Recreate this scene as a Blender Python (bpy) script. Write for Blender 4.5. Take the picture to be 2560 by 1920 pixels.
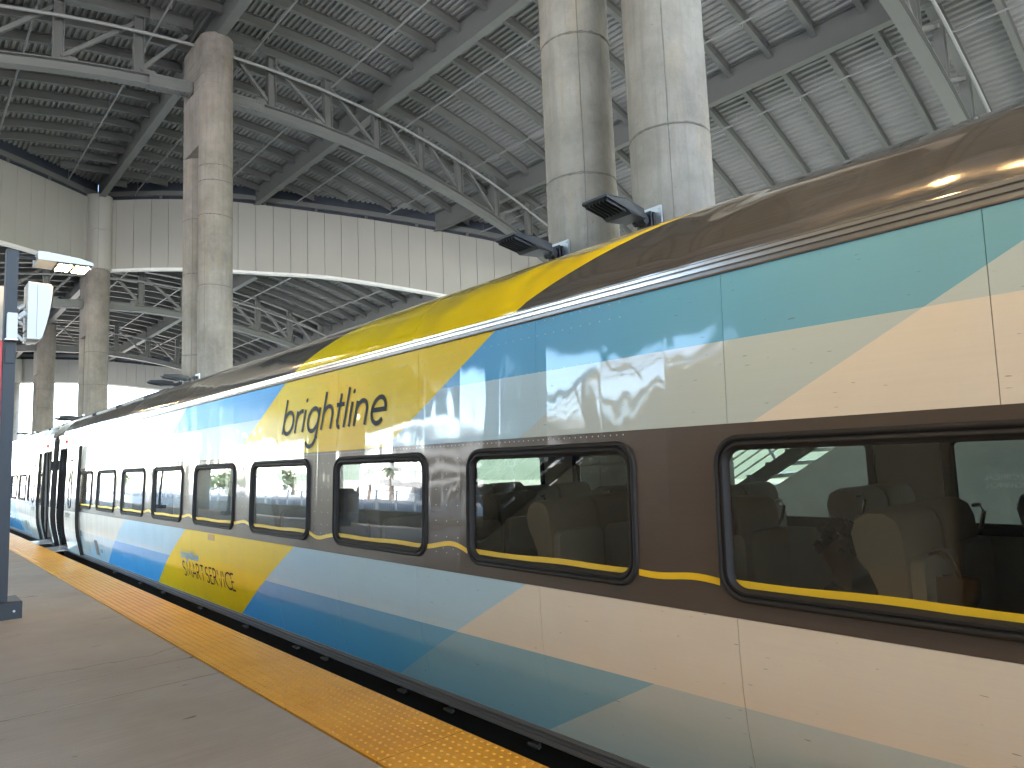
import bpy, bmesh, math, random
from math import sin, cos, pi, radians, sqrt, hypot, atan2
from mathutils import Vector, Matrix, noise
R = random.Random(7)
for o in list(bpy.data.objects): bpy.data.objects.remove(o)
S = bpy.context.scene
COL = S.collection
# ------------------------------------------------------------------ camera
EYE = 1.65
r_ = (0.75403243, -0.65565357, -0.03941443); u_ = (-0.03810886, -0.10357448, 0.99389136); f_ = (0.65573075, 0.74792428, 0.10308473)
cam = bpy.data.objects.new('camera', bpy.data.cameras.new('camera')); COL.objects.link(cam)
cam.matrix_world = Matrix(((r_[0], u_[0], -f_[0], 0), (r_[1], u_[1], -f_[1], 0), (r_[2], u_[2], -f_[2], EYE), (0, 0, 0, 1)))
cam.data.sensor_width = 36; cam.data.lens = 1764.03 / 2560 * 36
cam.data.clip_start = 0.05; cam.data.clip_end = 3000
S.camera = cam
# ------------------------------------------------------------------ sky, sun, exposure
SUN_EL, SUN_ROT = radians(58), radians(150)
W = bpy.data.worlds.new('World'); S.world = W; W.use_nodes = True
wn = W.node_tree.nodes; wl = W.node_tree.links
sky = wn.new('ShaderNodeTexSky'); sky.sky_type = 'NISHITA'; sky.sun_disc = False
sky.sun_elevation = SUN_EL; sky.sun_rotation = SUN_ROT; sky.dust_density = 0.6; sky.air_density = 1.0; sky.ozone_density = 2.0
bg = wn['Background']; bg.inputs['Strength'].default_value = 0.105
wl.new(sky.outputs[0], bg.inputs['Color'])
sl = bpy.data.lights.new('sun', 'SUN'); sl.energy = 2.8; sl.angle = radians(2); sl.color = (1, 0.95, 0.89)
so = bpy.data.objects.new('sun', sl); COL.objects.link(so)
sd = Vector((sin(SUN_ROT) * cos(SUN_EL), cos(SUN_ROT) * cos(SUN_EL), sin(SUN_EL)))
so.rotation_euler = (-sd).to_track_quat('-Z', 'Y').to_euler()
S.view_settings.view_transform = 'Standard'; S.view_settings.look = 'None'
S.view_settings.exposure = 4.85; S.view_settings.gamma = 1
S.view_settings.use_curve_mapping = False
S.cycles.use_denoising = True
S.cycles.max_bounces = 10; S.cycles.diffuse_bounces = 5; S.cycles.glossy_bounces = 5; S.cycles.transparent_max_bounces = 16
S.cycles.sample_clamp_indirect = 8
LAMP_E = 12
# ------------------------------------------------------------------ node helpers
class NT:
    def __init__(s, m):
        s.t = m.node_tree; s.n = s.t.nodes; s.l = s.t.links
    def new(s, k, **p):
        n = s.n.new(k)
        for a, b in p.items(): setattr(n, a, b)
        return n
    def put(s, sock, v):
        if isinstance(v, bpy.types.NodeSocket): s.l.new(v, sock)
        elif isinstance(v, tuple) and len(v) == 3 and sock.type == 'RGBA': sock.default_value = (*v, 1)
        else: sock.default_value = v
    def math(s, op, a, b=None, c=None):
        n = s.new('ShaderNodeMath', operation=op)
        for i, v in enumerate((a, b, c)):
            if v is not None: s.put(n.inputs[i], v)
        return n.outputs[0]
    def mix(s, fac, a, b, bt='MIX'):
        n = s.new('ShaderNodeMix', data_type='RGBA', blend_type=bt)
        s.put(n.inputs[0], fac); s.put(n.inputs[6], a); s.put(n.inputs[7], b)
        return n.outputs[2]
    def noise(s, vec, scale, detail=3, rough=0.5, dist=0.0):
        n = s.new('ShaderNodeTexNoise'); s.put(n.inputs['Vector'], vec)
        n.inputs['Scale'].default_value = scale; n.inputs['Detail'].default_value = detail
        n.inputs['Roughness'].default_value = rough; n.inputs['Distortion'].default_value = dist
        return n.outputs['Fac']
    def ramp(s, fac, a, b, ca=0.0, cb=1.0):
        n = s.new('ShaderNodeMapRange'); s.put(n.inputs[0], fac)
        n.inputs[1].default_value = a; n.inputs[2].default_value = b; n.inputs[3].default_value = ca; n.inputs[4].default_value = cb
        return n.outputs[0]
    def map(s, vec, sc=(1, 1, 1)):
        n = s.new('ShaderNodeMapping'); s.put(n.inputs[0], vec); n.inputs['Scale'].default_value = sc
        return n.outputs[0]
    def bump(s, h, dist, strength=1.0, nrm=None):
        n = s.new('ShaderNodeBump'); s.put(n.inputs['Height'], h); n.inputs['Distance'].default_value = dist
        n.inputs['Strength'].default_value = strength
        if nrm: s.put(n.inputs['Normal'], nrm)
        return n.outputs[0]
    def geo(s): return s.new('ShaderNodeNewGeometry').outputs['Position']
    def uv(s): return s.new('ShaderNodeUVMap').outputs[0]
def mat(name):
    m = bpy.data.materials.new(name); m.use_nodes = True
    t = NT(m); return m, t, t.n['Principled BSDF'].inputs
def simple(name, col, rough=0.6, metal=0.0, var=0.12, scale=3.0, coat=0.0, bump=0.0, bscale=40):
    m, t, p = mat(name)
    g = t.geo(); f = t.noise(g, scale, 5, 0.6)
    c = t.mix(f, tuple(x * (1 - var) for x in col), tuple(min(1, x * (1 + var)) for x in col))
    t.put(p['Base Color'], c); p['Roughness'].default_value = rough; p['Metallic'].default_value = metal
    p['Coat Weight'].default_value = coat; p['Coat Roughness'].default_value = 0.05
    if bump: t.put(p['Normal'], t.bump(t.noise(g, bscale, 4), bump))
    return m
M = {}
M['steel'] = simple('grey painted steel', (0.13, 0.133, 0.123), 0.5, var=0.08, scale=1.5)
M['steel_web'] = M['steel']
M['deck'] = simple('galvanised deck paint', (0.26, 0.257, 0.243), 0.55, var=0.1, scale=0.8)
M['pipe'] = simple('pale painted pipe', (0.24, 0.243, 0.232), 0.45)
M['fascia'] = simple('cream metal fascia panel', (0.35, 0.336, 0.293), 0.45, var=0.05, scale=0.4)
M['trim_white'] = simple('white metal trim', (0.78, 0.77, 0.72), 0.4, var=0.04)
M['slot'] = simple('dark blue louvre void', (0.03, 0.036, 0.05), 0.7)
M['black'] = simple('black rubber', (0.010, 0.009, 0.009), 0.7, var=0.2, scale=8)
M['blackmetal'] = simple('black painted metal', (0.02, 0.02, 0.023), 0.5, var=0.2)
M['under'] = simple('dirty underframe', (0.016, 0.015, 0.014), 0.8, var=0.4, scale=5)
M['post'] = simple('dark grey blue painted post', (0.026, 0.029, 0.034), 0.6, var=0.12, scale=4)
M['red'] = simple('red sign face', (0.55, 0.03, 0.025), 0.5, var=0.05)
M['white'] = simple('white plastic housing', (0.50, 0.49, 0.47), 0.45, var=0.04)
M['lampgrey'] = simple('silver lamp housing', (0.34, 0.34, 0.335), 0.4, metal=0.2, var=0.05)
M['plate'] = simple('galvanised plate', (0.45, 0.46, 0.47), 0.4, metal=0.7, var=0.1, scale=10)
M['lettering'] = simple('dark letter vinyl', (0.012, 0.015, 0.022), 0.5)
M['lettering'].node_tree.nodes['Principled BSDF'].inputs['Specular IOR Level'].default_value = 0.1
M['letter_blue'] = simple('blue letter vinyl', (0.10, 0.40, 0.70), 0.5)
M['gold'] = simple('bronze plate', (0.42, 0.25, 0.07), 0.4, metal=0.6)
M['redlens'] = simple('red lens', (0.6, 0.02, 0.02), 0.2)
M['seat'] = simple('taupe seat upholstery', (0.50, 0.44, 0.37), 0.65, var=0.08, scale=20, bump=0.002, bscale=160)
M['shell'] = simple('grey seat shell', (0.68, 0.65, 0.60), 0.45, var=0.05)
M['chrome'] = simple('chrome bar', (0.6, 0.58, 0.55), 0.18, metal=1.0)
M['liner'] = simple('grey cabin lining', (0.80, 0.77, 0.72), 0.5, var=0.06)
M['carpet'] = simple('carpet', (0.14, 0.135, 0.13), 0.9)
M['jacket'] = simple('black jacket cloth', (0.014, 0.013, 0.014), 0.85)
M['skin'] = simple('skin', (0.13, 0.065, 0.04), 0.5)
M['hair'] = simple('dark curly hair', (0.012, 0.009, 0.007), 0.7)
M['tan'] = simple('tan leather', (0.26, 0.14, 0.055), 0.45)
M['blackbag'] = simple('black leather', (0.015, 0.014, 0.014), 0.4)
M['esc'] = simple('dark escalator cladding', (0.05, 0.05, 0.052), 0.4, metal=0.3)
M['enclosure'] = simple('brown grey enclosure wall', (0.27, 0.225, 0.165), 0.6, var=0.1)
M['rail'] = simple('aluminium railing', (0.5, 0.52, 0.54), 0.35, metal=0.5)
M['trunk'] = simple('bark', (0.12, 0.085, 0.06), 0.9)
M['ballast'] = simple('ballast', (0.16, 0.145, 0.13), 0.95, var=0.5, scale=14, bump=0.03, bscale=18)
M['sleeper'] = simple('concrete sleeper', (0.3, 0.29, 0.27), 0.9)
M['railsteel'] = simple('rail steel', (0.2, 0.16, 0.13), 0.4, metal=0.8)
M['garage'] = simple('garage concrete', (0.30, 0.285, 0.255), 0.85, var=0.12, scale=0.5)
M['wallside'] = simple('parapet concrete', (0.52, 0.50, 0.46), 0.9, var=0.45, scale=0.9)
M['grass'] = simple('grass', (0.022, 0.034, 0.02), 0.95, var=0.4, scale=0.6)
M['ground'] = simple('pale ground', (0.38, 0.37, 0.355), 0.95, var=0.2, scale=0.05)
M['foliage'] = simple('foliage', (0.03, 0.05, 0.02), 0.8, var=0.45, scale=0.8)
M['verge'] = simple('dry grass verge', (0.06, 0.064, 0.05), 0.95, var=0.4, scale=0.5)
M['asphalt'] = simple('asphalt road', (0.07, 0.07, 0.072), 0.9, var=0.2, scale=1)
M['jointbrown'] = simple('brown joint sealant', (0.06, 0.048, 0.036), 0.9)

def make_concrete():
    m, t, p = mat('column concrete'); g = t.geo()
    big = t.noise(g, 0.9, 5, 0.65); mid = t.noise(g, 5, 6, 0.7); st = t.noise(t.map(g, (6, 6, 0.35)), 1.6, 5, 0.7)
    c = t.mix(t.ramp(big, 0.35, 0.65), (0.148, 0.13, 0.107), (0.236, 0.21, 0.176))
    c = t.mix(t.ramp(mid, 0.46, 0.8, 0, 0.4), c, (0.28, 0.252, 0.214))
    c = t.mix(t.ramp(st, 0.48, 0.72, 0, 0.6), c, (0.135, 0.119, 0.098))
    rust = t.noise(t.map(g, (3, 3, 0.6)), 1.3, 4, 0.6)
    c = t.mix(t.ramp(rust, 0.55, 0.72, 0, 0.4), c, (0.27, 0.20, 0.115))
    pit = t.noise(g, 38, 2, 0.5)
    c = t.mix(t.ramp(pit, 0.70, 0.76, 0, 0.7), c, (0.09, 0.08, 0.066))
    t.put(p['Base Color'], c); p['Roughness'].default_value = 0.85
    h = t.math('ADD', t.noise(g, 14, 6, 0.65), t.ramp(pit, 0.68, 0.76, 0, -0.6))
    t.put(p['Normal'], t.bump(h, 0.012, 0.8)); return m
M['concrete'] = make_concrete()
M['seam'] = simple('dark joint', (0.12, 0.108, 0.088), 0.95, var=0.5, scale=14)

def make_floor():
    m, t, p = mat('broomed platform concrete'); g = t.geo()
    big = t.noise(g, 0.55, 5, 0.6); mid = t.noise(g, 3.1, 6, 0.7)
    br = t.noise(t.map(g, (1.2, 55, 1)), 1.0, 3, 0.6)
    c = t.mix(t.ramp(big, 0.3, 0.72), (0.325, 0.266, 0.200), (0.45, 0.385, 0.305))
    c = t.mix(t.ramp(mid, 0.5, 0.8, 0, 0.4), c, (0.41, 0.37, 0.315))
    c = t.mix(t.ramp(br, 0.35, 0.65, 0.0, 0.22), c, (0.20, 0.172, 0.14))
    sp = t.noise(t.map(g, (3, 9, 1)), 1.4, 2, 0.5)
    c = t.mix(t.ramp(sp, 0.72, 0.75, 0, 0.75), c, (0.07, 0.058, 0.045))
    n = t.new('ShaderNodeTexVoronoi', feature='DISTANCE_TO_EDGE'); n.inputs['Scale'].default_value = 0.23
    wob = t.new('ShaderNodeVectorMath', operation='ADD')
    nz = t.new('ShaderNodeTexNoise'); nz.inputs['Scale'].default_value = 1.1; nz.inputs['Detail'].default_value = 6; t.put(nz.inputs[0], g)
    t.put(wob.inputs[0], g); t.put(wob.inputs[1], nz.outputs['Color']); t.put(n.inputs['Vector'], wob.outputs[0])
    cr = t.ramp(n.outputs['Distance'], 0.0, 0.0035, 0.8, 0)
    c = t.mix(cr, c, (0.10, 0.085, 0.068))
    t.put(p['Base Color'], c); p['Roughness'].default_value = 0.72
    t.put(p['Normal'], t.bump(t.math('ADD', br, t.noise(g, 60, 3)), 0.0025, 0.8)); return m
M['floor'] = make_floor()

def make_tactile():
    m, t, p = mat('safety yellow tactile tile'); g = t.geo()
    a = t.noise(g, 1.4, 5, 0.65); b = t.noise(g, 22, 4, 0.6)
    c = t.mix(t.ramp(a, 0.3, 0.7), (0.70, 0.29, 0.005), (0.84, 0.385, 0.008))
    c = t.mix(t.ramp(b, 0.62, 0.78, 0, 0.5), c, (0.36, 0.15, 0.02))
    z = t.new('ShaderNodeSeparateXYZ'); t.put(z.inputs[0], g)
    c = t.mix(t.ramp(z.outputs[2], 0.0075, 0.010, 0, 0.32), c, (0.80, 0.44, 0.10))
    sc = t.noise(t.map(g, (1, 1, 1)), 4.5, 3, 0.5)
    c = t.mix(t.ramp(sc, 0.72, 0.75, 0, 0.45), c, (0.80, 0.5, 0.2))
    t.put(p['Base Color'], c); p['Roughness'].default_value = 0.42
    t.put(p['Normal'], t.bump(t.noise(g, 140, 2), 0.001, 0.5)); return m
M['tactile'] = make_tactile()

BLUE = (0.07, 0.42, 0.82); LIGHT = (0.47, 0.67, 0.77); CREAM = (0.78, 0.705, 0.58); PALE = (0.52, 0.60, 0.575); MIDB = (0.24, 0.46, 0.56)
YEL = (0.95, 0.65, 0.004); BROWN = (0.105, 0.078, 0.06)
def body_normal(t, uv, amp, ribs=True):
    sp = t.new('ShaderNodeSeparateXYZ'); t.put(sp.inputs[0], uv); u, v = sp.outputs[0], sp.outputs[1]
    lo = t.noise(t.map(uv, (0.95, 1.15, 1)), 1.5, 1, 0.4, 0.3)
    h = t.math('MULTIPLY', lo, 1.0)
    if ribs:
        md = t.noise(t.map(uv, (3.3, 0.9, 1)), 1.5, 1, 0.4)
        w = t.math('ABSOLUTE', t.math('SINE', t.math('MULTIPLY', u, pi / 0.4422)))
        w2 = t.math('ABSOLUTE', t.math('SINE', t.math('MULTIPLY', v, pi / 0.3)))
        h = t.math('ADD', h, t.math('MULTIPLY', md, 0.25))
        h = t.math('ADD', h, t.math('MULTIPLY', t.math('POWER', w, 0.6), 0.15))
        h = t.math('ADD', h, t.math('MULTIPLY', w2, 0.03))
    fine = t.noise(t.map(uv, (2.5, 60, 1)), 3, 3, 0.6)
    h = t.math('ADD', h, t.math('MULTIPLY', fine, 0.004))
    return t.bump(h, amp, 1.0), u, v
def make_livery(name, yellow=True):
    m, t, p = mat(name); uv = t.uv()
    nrm, u, v = body_normal(t, uv, 0.0085)
    d = t.math('ADD', u, t.math('MULTIPLY', v, 1.89))
    gt = lambda a, b: t.math('GREATER_THAN', a, b)
    def chain(first, *rest):      # colours along the diagonal coordinate
        c = first
        for thr, col in rest: c = t.mix(gt(d, thr), c, col)
        return c
    yl = lambda a, b: ((8.31, YEL), (11.70, b)) if yellow else ((8.31, b),)
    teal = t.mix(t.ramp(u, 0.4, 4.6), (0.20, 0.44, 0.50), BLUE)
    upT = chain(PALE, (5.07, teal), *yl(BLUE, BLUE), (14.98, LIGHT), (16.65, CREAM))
    upB = chain(CREAM, (5.07, PALE), (6.7, LIGHT), *yl(LIGHT, LIGHT), (14.98, CREAM))
    loT = chain(CREAM, (4.955, LIGHT), *yl(LIGHT, LIGHT), (14.98, CREAM))
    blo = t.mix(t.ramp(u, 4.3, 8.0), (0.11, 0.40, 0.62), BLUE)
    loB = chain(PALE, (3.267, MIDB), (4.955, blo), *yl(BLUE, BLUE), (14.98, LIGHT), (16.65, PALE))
    up = t.mix(gt(v, 2.168), upB, upT); lo = t.mix(gt(v, 0.472), loB, loT)
    c = t.mix(gt(v, 0.873), lo, BROWN); c = t.mix(gt(v, 1.767), c, up)
    roofc = (0.075, 0.066, 0.056)
    rc = roofc
    if yellow: rc = t.mix(t.math('MULTIPLY', gt(d, 8.31), gt(11.70, d)), roofc, YEL)
    isroof = gt(v, 2.575)
    c = t.mix(isroof, c, rc)
    # dirt: brushed streaks, specks and small scratches that stay on the paint
    stx = t.noise(t.map(uv, (0.7, 42, 1)), 2.2, 4, 0.65)
    c = t.mix(t.ramp(stx, 0.3, 0.75, 0.0, 0.06), c, (0.25, 0.21, 0.16), 'MIX')
    dn = t.noise(t.map(uv, (1, 1.4, 1)), 1.2, 6, 0.7)
    c = t.mix(t.ramp(dn, 0.45, 0.8, 0, 0.09), c, (0.30, 0.25, 0.19))
    sc = t.noise(t.map(uv, (13, 95, 1)), 1.0, 1, 0.4)
    c = t.mix(t.ramp(sc, 0.755, 0.79, 0, 0.6), c, (0.12, 0.09, 0.06))
    t.put(p['Base Color'], c)
    band = t.math('MULTIPLY', gt(v, 0.873), gt(1.767, v))
    isbr = t.math('MAXIMUM', band, t.math('MULTIPLY', isroof, t.math('SUBTRACT', 1.0, t.math('MULTIPLY', gt(d, 8.31), gt(11.70, d))) if yellow else 1.0))
    t.put(p['Metallic'], t.math('MULTIPLY', isbr, 0.35))
    t.put(p['Roughness'], t.ramp(stx, 0.3, 0.7, 0.34, 0.42))
    p['Coat Weight'].default_value = 1.0; p['Coat Roughness'].default_value = 0.025; p['Coat IOR'].default_value = 1.45; p['Specular IOR Level'].default_value = 0.15
    t.put(p['Normal'], nrm); t.put(p['Coat Normal'], nrm); return m
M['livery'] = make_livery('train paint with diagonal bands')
M['livery2'] = make_livery('second coach paint', False)
def make_roof(name, yellow):
    m, t, p = mat(name); uv = t.uv()
    nrm, u, v = body_normal(t, uv, 0.03, False)
    nrm = None
    sp_ = t.noise(t.map(uv, (0.9, 1.25, 1)), 1.5, 1, 0.4, 0.4)
    nrm = t.bump(t.math('MULTIPLY', sp_, t.ramp(u, 2.6, 6.0, 1.0, 0.12)), 0.10)
    d = t.math('ADD', u, t.math('MULTIPLY', v, 1.89))
    d = t.math('ADD', d, t.math('MULTIPLY', t.math('SUBTRACT', v, 2.6), 0.35))
    f = t.math('MULTIPLY', t.math('GREATER_THAN', d, 8.31), t.math('LESS_THAN', d, 11.70)) if yellow else 0.0
    st = t.noise(t.map(uv, (0.5, 40, 1)), 2, 4, 0.6)
    br = t.mix(t.ramp(st, 0.3, 0.7), (0.34, 0.305, 0.262), (0.44, 0.40, 0.35))
    t.put(p['Base Color'], t.mix(f, br, YEL))
    t.put(p['Metallic'], t.ramp(f, 0, 1, 0.85, 0.0) if yellow else 0.85)
    p['Roughness'].default_value = 0.13; p['Coat Weight'].default_value = 0.7; p['Coat Roughness'].default_value = 0.02
    t.put(p['Normal'], nrm); t.put(p['Coat Normal'], nrm); return m
M['roof'] = make_roof('bronze roof skin', True); M['roof2'] = make_roof('bronze roof skin plain', False)
M['cant'] = simple('bright metal gutter rail', (0.55, 0.51, 0.47), 0.22, metal=0.9, var=0.06, scale=5)
M['rub'] = simple('grey rubbing strip', (0.10, 0.097, 0.09), 0.5, var=0.15, scale=7)
M['stripe'] = simple('yellow line vinyl', (0.92, 0.60, 0.006), 0.35, coat=0.6, var=0.03)
M['stripe_glass'] = simple('yellow line on glass', (0.78, 0.52, 0.02), 0.5, var=0.06, scale=60)
def make_glass(name, tint, ior):
    m, t, p = mat(name)
    for n in list(t.n): t.n.remove(n)
    out = t.new('ShaderNodeOutputMaterial'); mx = t.new('ShaderNodeMixShader'); tr = t.new('ShaderNodeBsdfTransparent'); gl = t.new('ShaderNodeBsdfGlossy')
    tr.inputs[0].default_value = (*tint, 1); gl.inputs['Roughness'].default_value = 0.0; gl.inputs[0].default_value = (0.95, 0.97, 1, 1)
    fr = t.new('ShaderNodeFresnel'); gg = t.new('ShaderNodeNewGeometry'); t.put(fr.inputs[0], t.ramp(gg.outputs['Backfacing'], 0, 1, ior, 1 / ior))
    b = t.bump(t.noise(t.geo(), 1.3, 1, 0.4), 0.0012); t.put(gl.inputs['Normal'], b)
    t.put(mx.inputs[0], fr.outputs[0]); t.put(mx.inputs[1], tr.outputs[0]); t.put(mx.inputs[2], gl.outputs[0]); t.put(out.inputs[0], mx.outputs[0])
    return m
M['glass'] = make_glass('tinted window glass', (0.77, 0.75, 0.69), 1.72)
M['glass_far'] = make_glass('far side window glass', (0.80, 0.87, 0.83), 1.4)
def make_led(name, col, e):
    m, t, p = mat(name); g = t.new('ShaderNodeTexCoord').outputs['Object']
    t.put(p['Base Color'], (0.6, 0.5, 0.3)); t.put(p['Emission Color'], col)
    v = t.new('ShaderNodeTexVoronoi'); v.inputs['Scale'].default_value = 16; t.put(v.inputs['Vector'], g)
    t.put(p['Emission Strength'], t.math('MULTIPLY', t.ramp(v.outputs['Distance'], 0.15, 0.5, 1.5, 0.5), e)); return m
M['led'] = make_led('warm led array', (1.0, 0.66, 0.30), LAMP_E)

# ------------------------------------------------------------------ mesh helpers
class MB:
    def __init__(s): s.v = []; s.f = []; s.m = []; s.uv = []; s.mi = 0
    def vert(s, p, uv=(0, 0)): s.v.append(tuple(p)); s.uv.append(uv); return len(s.v) - 1
    def face(s, ids): s.f.append(tuple(ids)); s.m.append(s.mi)
    def box(s, x0, x1, y0, y1, z0, z1):
        b = len(s.v)
        for x in (x0, x1):
            for y in (y0, y1):
                for z in (z0, z1): s.vert((x, y, z), (y, z))
        for q in ((0, 1, 3, 2), (4, 6, 7, 5), (0, 4, 5, 1), (2, 3, 7, 6), (0, 2, 6, 4), (1, 5, 7, 3)): s.face([b + i for i in q])
        return s
    def obox(s, c, ax, ay, az):
        b = len(s.v); c = Vector(c); ax = Vector(ax); ay = Vector(ay); az = Vector(az)
        for i in (-1, 1):
            for j in (-1, 1):
                for k in (-1, 1): s.vert(c + ax * i + ay * j + az * k)
        for q in ((0, 1, 3, 2), (4, 6, 7, 5), (0, 4, 5, 1), (2, 3, 7, 6), (0, 2, 6, 4), (1, 5, 7, 3)): s.face([b + i for i in q])
        return s
    def tube(s, pts, r, n=8, caps=True):
        pts = [Vector(p) for p in pts]; b = len(s.v); up = None
        for i, p in enumerate(pts):
            d = (pts[min(i + 1, len(pts) - 1)] - pts[max(i - 1, 0)]).normalized()
            a = d.cross(Vector((0, 0, 1)))
            if a.length < 1e-3: a = d.cross(Vector((1, 0, 0)))
            a.normalize(); c = a.cross(d)
            rr = r[i] if isinstance(r, (list, tuple)) else r
            for k in range(n): s.vert(p + (a * cos(2 * pi * k / n) + c * sin(2 * pi * k / n)) * rr)
        for i in range(len(pts) - 1):
            for k in range(n): s.face((b + i * n + k, b + i * n + (k + 1) % n, b + (i + 1) * n + (k + 1) % n, b + (i + 1) * n + k))
        if caps:
            s.face([b + k for k in range(n)][::-1]); s.face([b + (len(pts) - 1) * n + k for k in range(n)])
        return s
    def sweep(s, prof, rings, closed=True, caps=True):   # rings: list of functions prof point -> 3D
        b = len(s.v); n = len(prof)
        for fn in rings:
            for q in prof: s.vert(fn(q))
        for i in range(len(rings) - 1):
            for k in range(n if closed else n - 1):
                s.face((b + i * n + k, b + i * n + (k + 1) % n, b + (i + 1) * n + (k + 1) % n, b + (i + 1) * n + k))
        if caps and closed:
            s.face([b + k for k in range(n)][::-1]); s.face([b + (len(rings) - 1) * n + k for k in range(n)])
        return s
    def lathe(s, c, prof, n=40, a0=0, a1=2 * pi):    # prof: (r, z)
        b = len(s.v)
        for r, z in prof:
            for k in range(n): s.vert((c[0] + r * cos(2 * pi * k / n), c[1] + r * sin(2 * pi * k / n), z))
        for i in range(len(prof) - 1):
            for k in range(n): s.face((b + i * n + k, b + i * n + (k + 1) % n, b + (i + 1) * n + (k + 1) % n, b + (i + 1) * n + k))
        return s
    def mesh(s, name, mats, smooth=None, fix=True):
        me = bpy.data.meshes.new(name); me.from_pydata(s.v, [], s.f)
        for m in (mats if isinstance(mats, (list, tuple)) else [mats]): me.materials.append(m)
        me.polygons.foreach_set('material_index', s.m)
        ul = me.uv_layers.new(name='UVMap')
        li = [0] * len(me.loops); me.loops.foreach_get('vertex_index', li)
        fl = [c for i in li for c in s.uv[i]]; ul.data.foreach_set('uv', fl)
        if fix:
            bm = bmesh.new(); bm.from_mesh(me); bmesh.ops.recalc_face_normals(bm, faces=bm.faces[:]); bm.to_mesh(me); bm.free()
        if smooth is not None:
            me.shade_smooth(); me.set_sharp_from_angle(angle=radians(smooth))
        me.update(); return me
    def build(s, name, mats, parent=None, smooth=None, fix=True):
        o = bpy.data.objects.new(name, s.mesh(name, mats, smooth, fix)); COL.objects.link(o)
        if parent: o.parent = parent
        return o
def tag(o, label=None, cat=None, group=None, kind=None):
    if label: o['label'] = label
    if cat: o['category'] = cat
    if group: o['group'] = group
    if kind: o['kind'] = kind
    return o
def thing(name, label, cat, loc=(0, 0, 0), group=None, rz=0):
    o = bpy.data.objects.new(name, None); o.empty_display_size = 0.2; COL.objects.link(o); o.location = loc; o.rotation_euler = (0, 0, rz)
    return tag(o, label, cat, group)
def inst(me, name, parent, loc=(0, 0, 0), rz=0):
    o = bpy.data.objects.new(name, me); COL.objects.link(o); o.parent = parent; o.location = loc; o.rotation_euler = (0, 0, rz); return o
def dup(root, loc, label, rz=0):
    r = root.copy(); COL.objects.link(r); r.location = loc; r.rotation_euler = (0, 0, rz); r['label'] = label
    for ch in list(root.children):
        c = ch.copy(); COL.objects.link(c); c.parent = r
        for g in list(ch.children):
            d = g.copy(); COL.objects.link(d); d.parent = c
    return r
def lerp(x, xs, ys):
    if x <= xs[0]: return ys[0] + (ys[1] - ys[0]) * (x - xs[0]) / (xs[1] - xs[0])
    for i in range(len(xs) - 1):
        if x <= xs[i + 1]: return ys[i] + (ys[i + 1] - ys[i]) * (x - xs[i]) / (xs[i + 1] - xs[i])
    return ys[-1] + (ys[-1] - ys[-2]) * (x - xs[-1]) / (xs[-1] - xs[-2])
def ibeam(h, w, tf, tw):   # cross-section (a across, b up from the bottom)
    return [(-w/2, 0), (w/2, 0), (w/2, tf), (tw/2, tf), (tw/2, h-tf), (w/2, h-tf), (w/2, h), (-w/2, h), (-w/2, h-tf), (-tw/2, h-tf), (-tw/2, tf), (-w/2, tf)]

# ================================================================== GROUND, TRACKS, PLATFORMS
GZ = -1.35
tag(MB().box(-1500, 1500, -1500, 1500, GZ - 0.5, GZ).build('ground', M['ground']), kind='structure')
tb = tag(MB().box(2.25, 6.78, -80, 150, GZ + 0.004, GZ + 0.14).build('track_bed', M['ballast']), kind='structure')
MB().box(3.80, 3.87, -80, 150, GZ + 0.14, GZ + 0.30).build('rail', M['railsteel'], tb)
MB().box(5.23, 5.30, -80, 150, GZ + 0.14, GZ + 0.30).build('rail', M['railsteel'], tb)
tb2 = tag(MB().box(-12.6, -8.5, -80, 150, GZ + 0.004, GZ + 0.14).build('track_bed', M['ballast']), kind='structure')
for x in (-11.3, -9.87): MB().box(x, x + 0.07, -80, 150, GZ + 0.14, GZ + 0.30).build('rail', M['railsteel'], tb2)

plat = tag(MB().box(-8.45, 2.64, -45, 130, GZ, -0.16).build('platform', M['jointbrown']), kind='structure')
XS0, XS1 = 2.075, 2.683
ys = [-45, -32, -22, -14, -8.8, -6.2, -3.6, -1.3, 0.95, 3.53, 6.11, 6.80, 9.37, 11.9, 14.5, 17.1, 19.7, 22.3, 24.9, 27.5, 30.1, 35, 40, 46, 55, 70, 95, 130]
for a, b in zip(ys[:-1], ys[1:]):
    for x0, x1 in ((-7.80, -2.62), (-2.62, XS0)):
        mb = MB(); g = 0.007; c = 0.002
        mb.box(x0 + g, x1 - g, a + g, b - g, -0.16, -c)
        n = len(mb.v); bb = [(x0+g, a+g, -c), (x1-g, a+g, -c), (x1-g, b-g, -c), (x0+g, b-g, -c)]
        tt = [(x0+g+c, a+g+c, 0), (x1-g-c, a+g+c, 0), (x1-g-c, b-g-c, 0), (x0+g+c, b-g-c, 0)]
        for q in bb + tt: mb.vert(q)
        for k in range(4): mb.face((n+k, n+(k+1) % 4, n+4+(k+1) % 4, n+4+k))
        mb.face((n+4, n+5, n+6, n+7)); mb.build('concrete_slab', M['floor'], plat)
for y in ys[5:-6]:
    MB().box(-7.8, XS0 - 0.01, y - 0.0062, y + 0.0062, -0.02, -0.0022).build('joint_filler', M['jointbrown'], plat)
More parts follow.
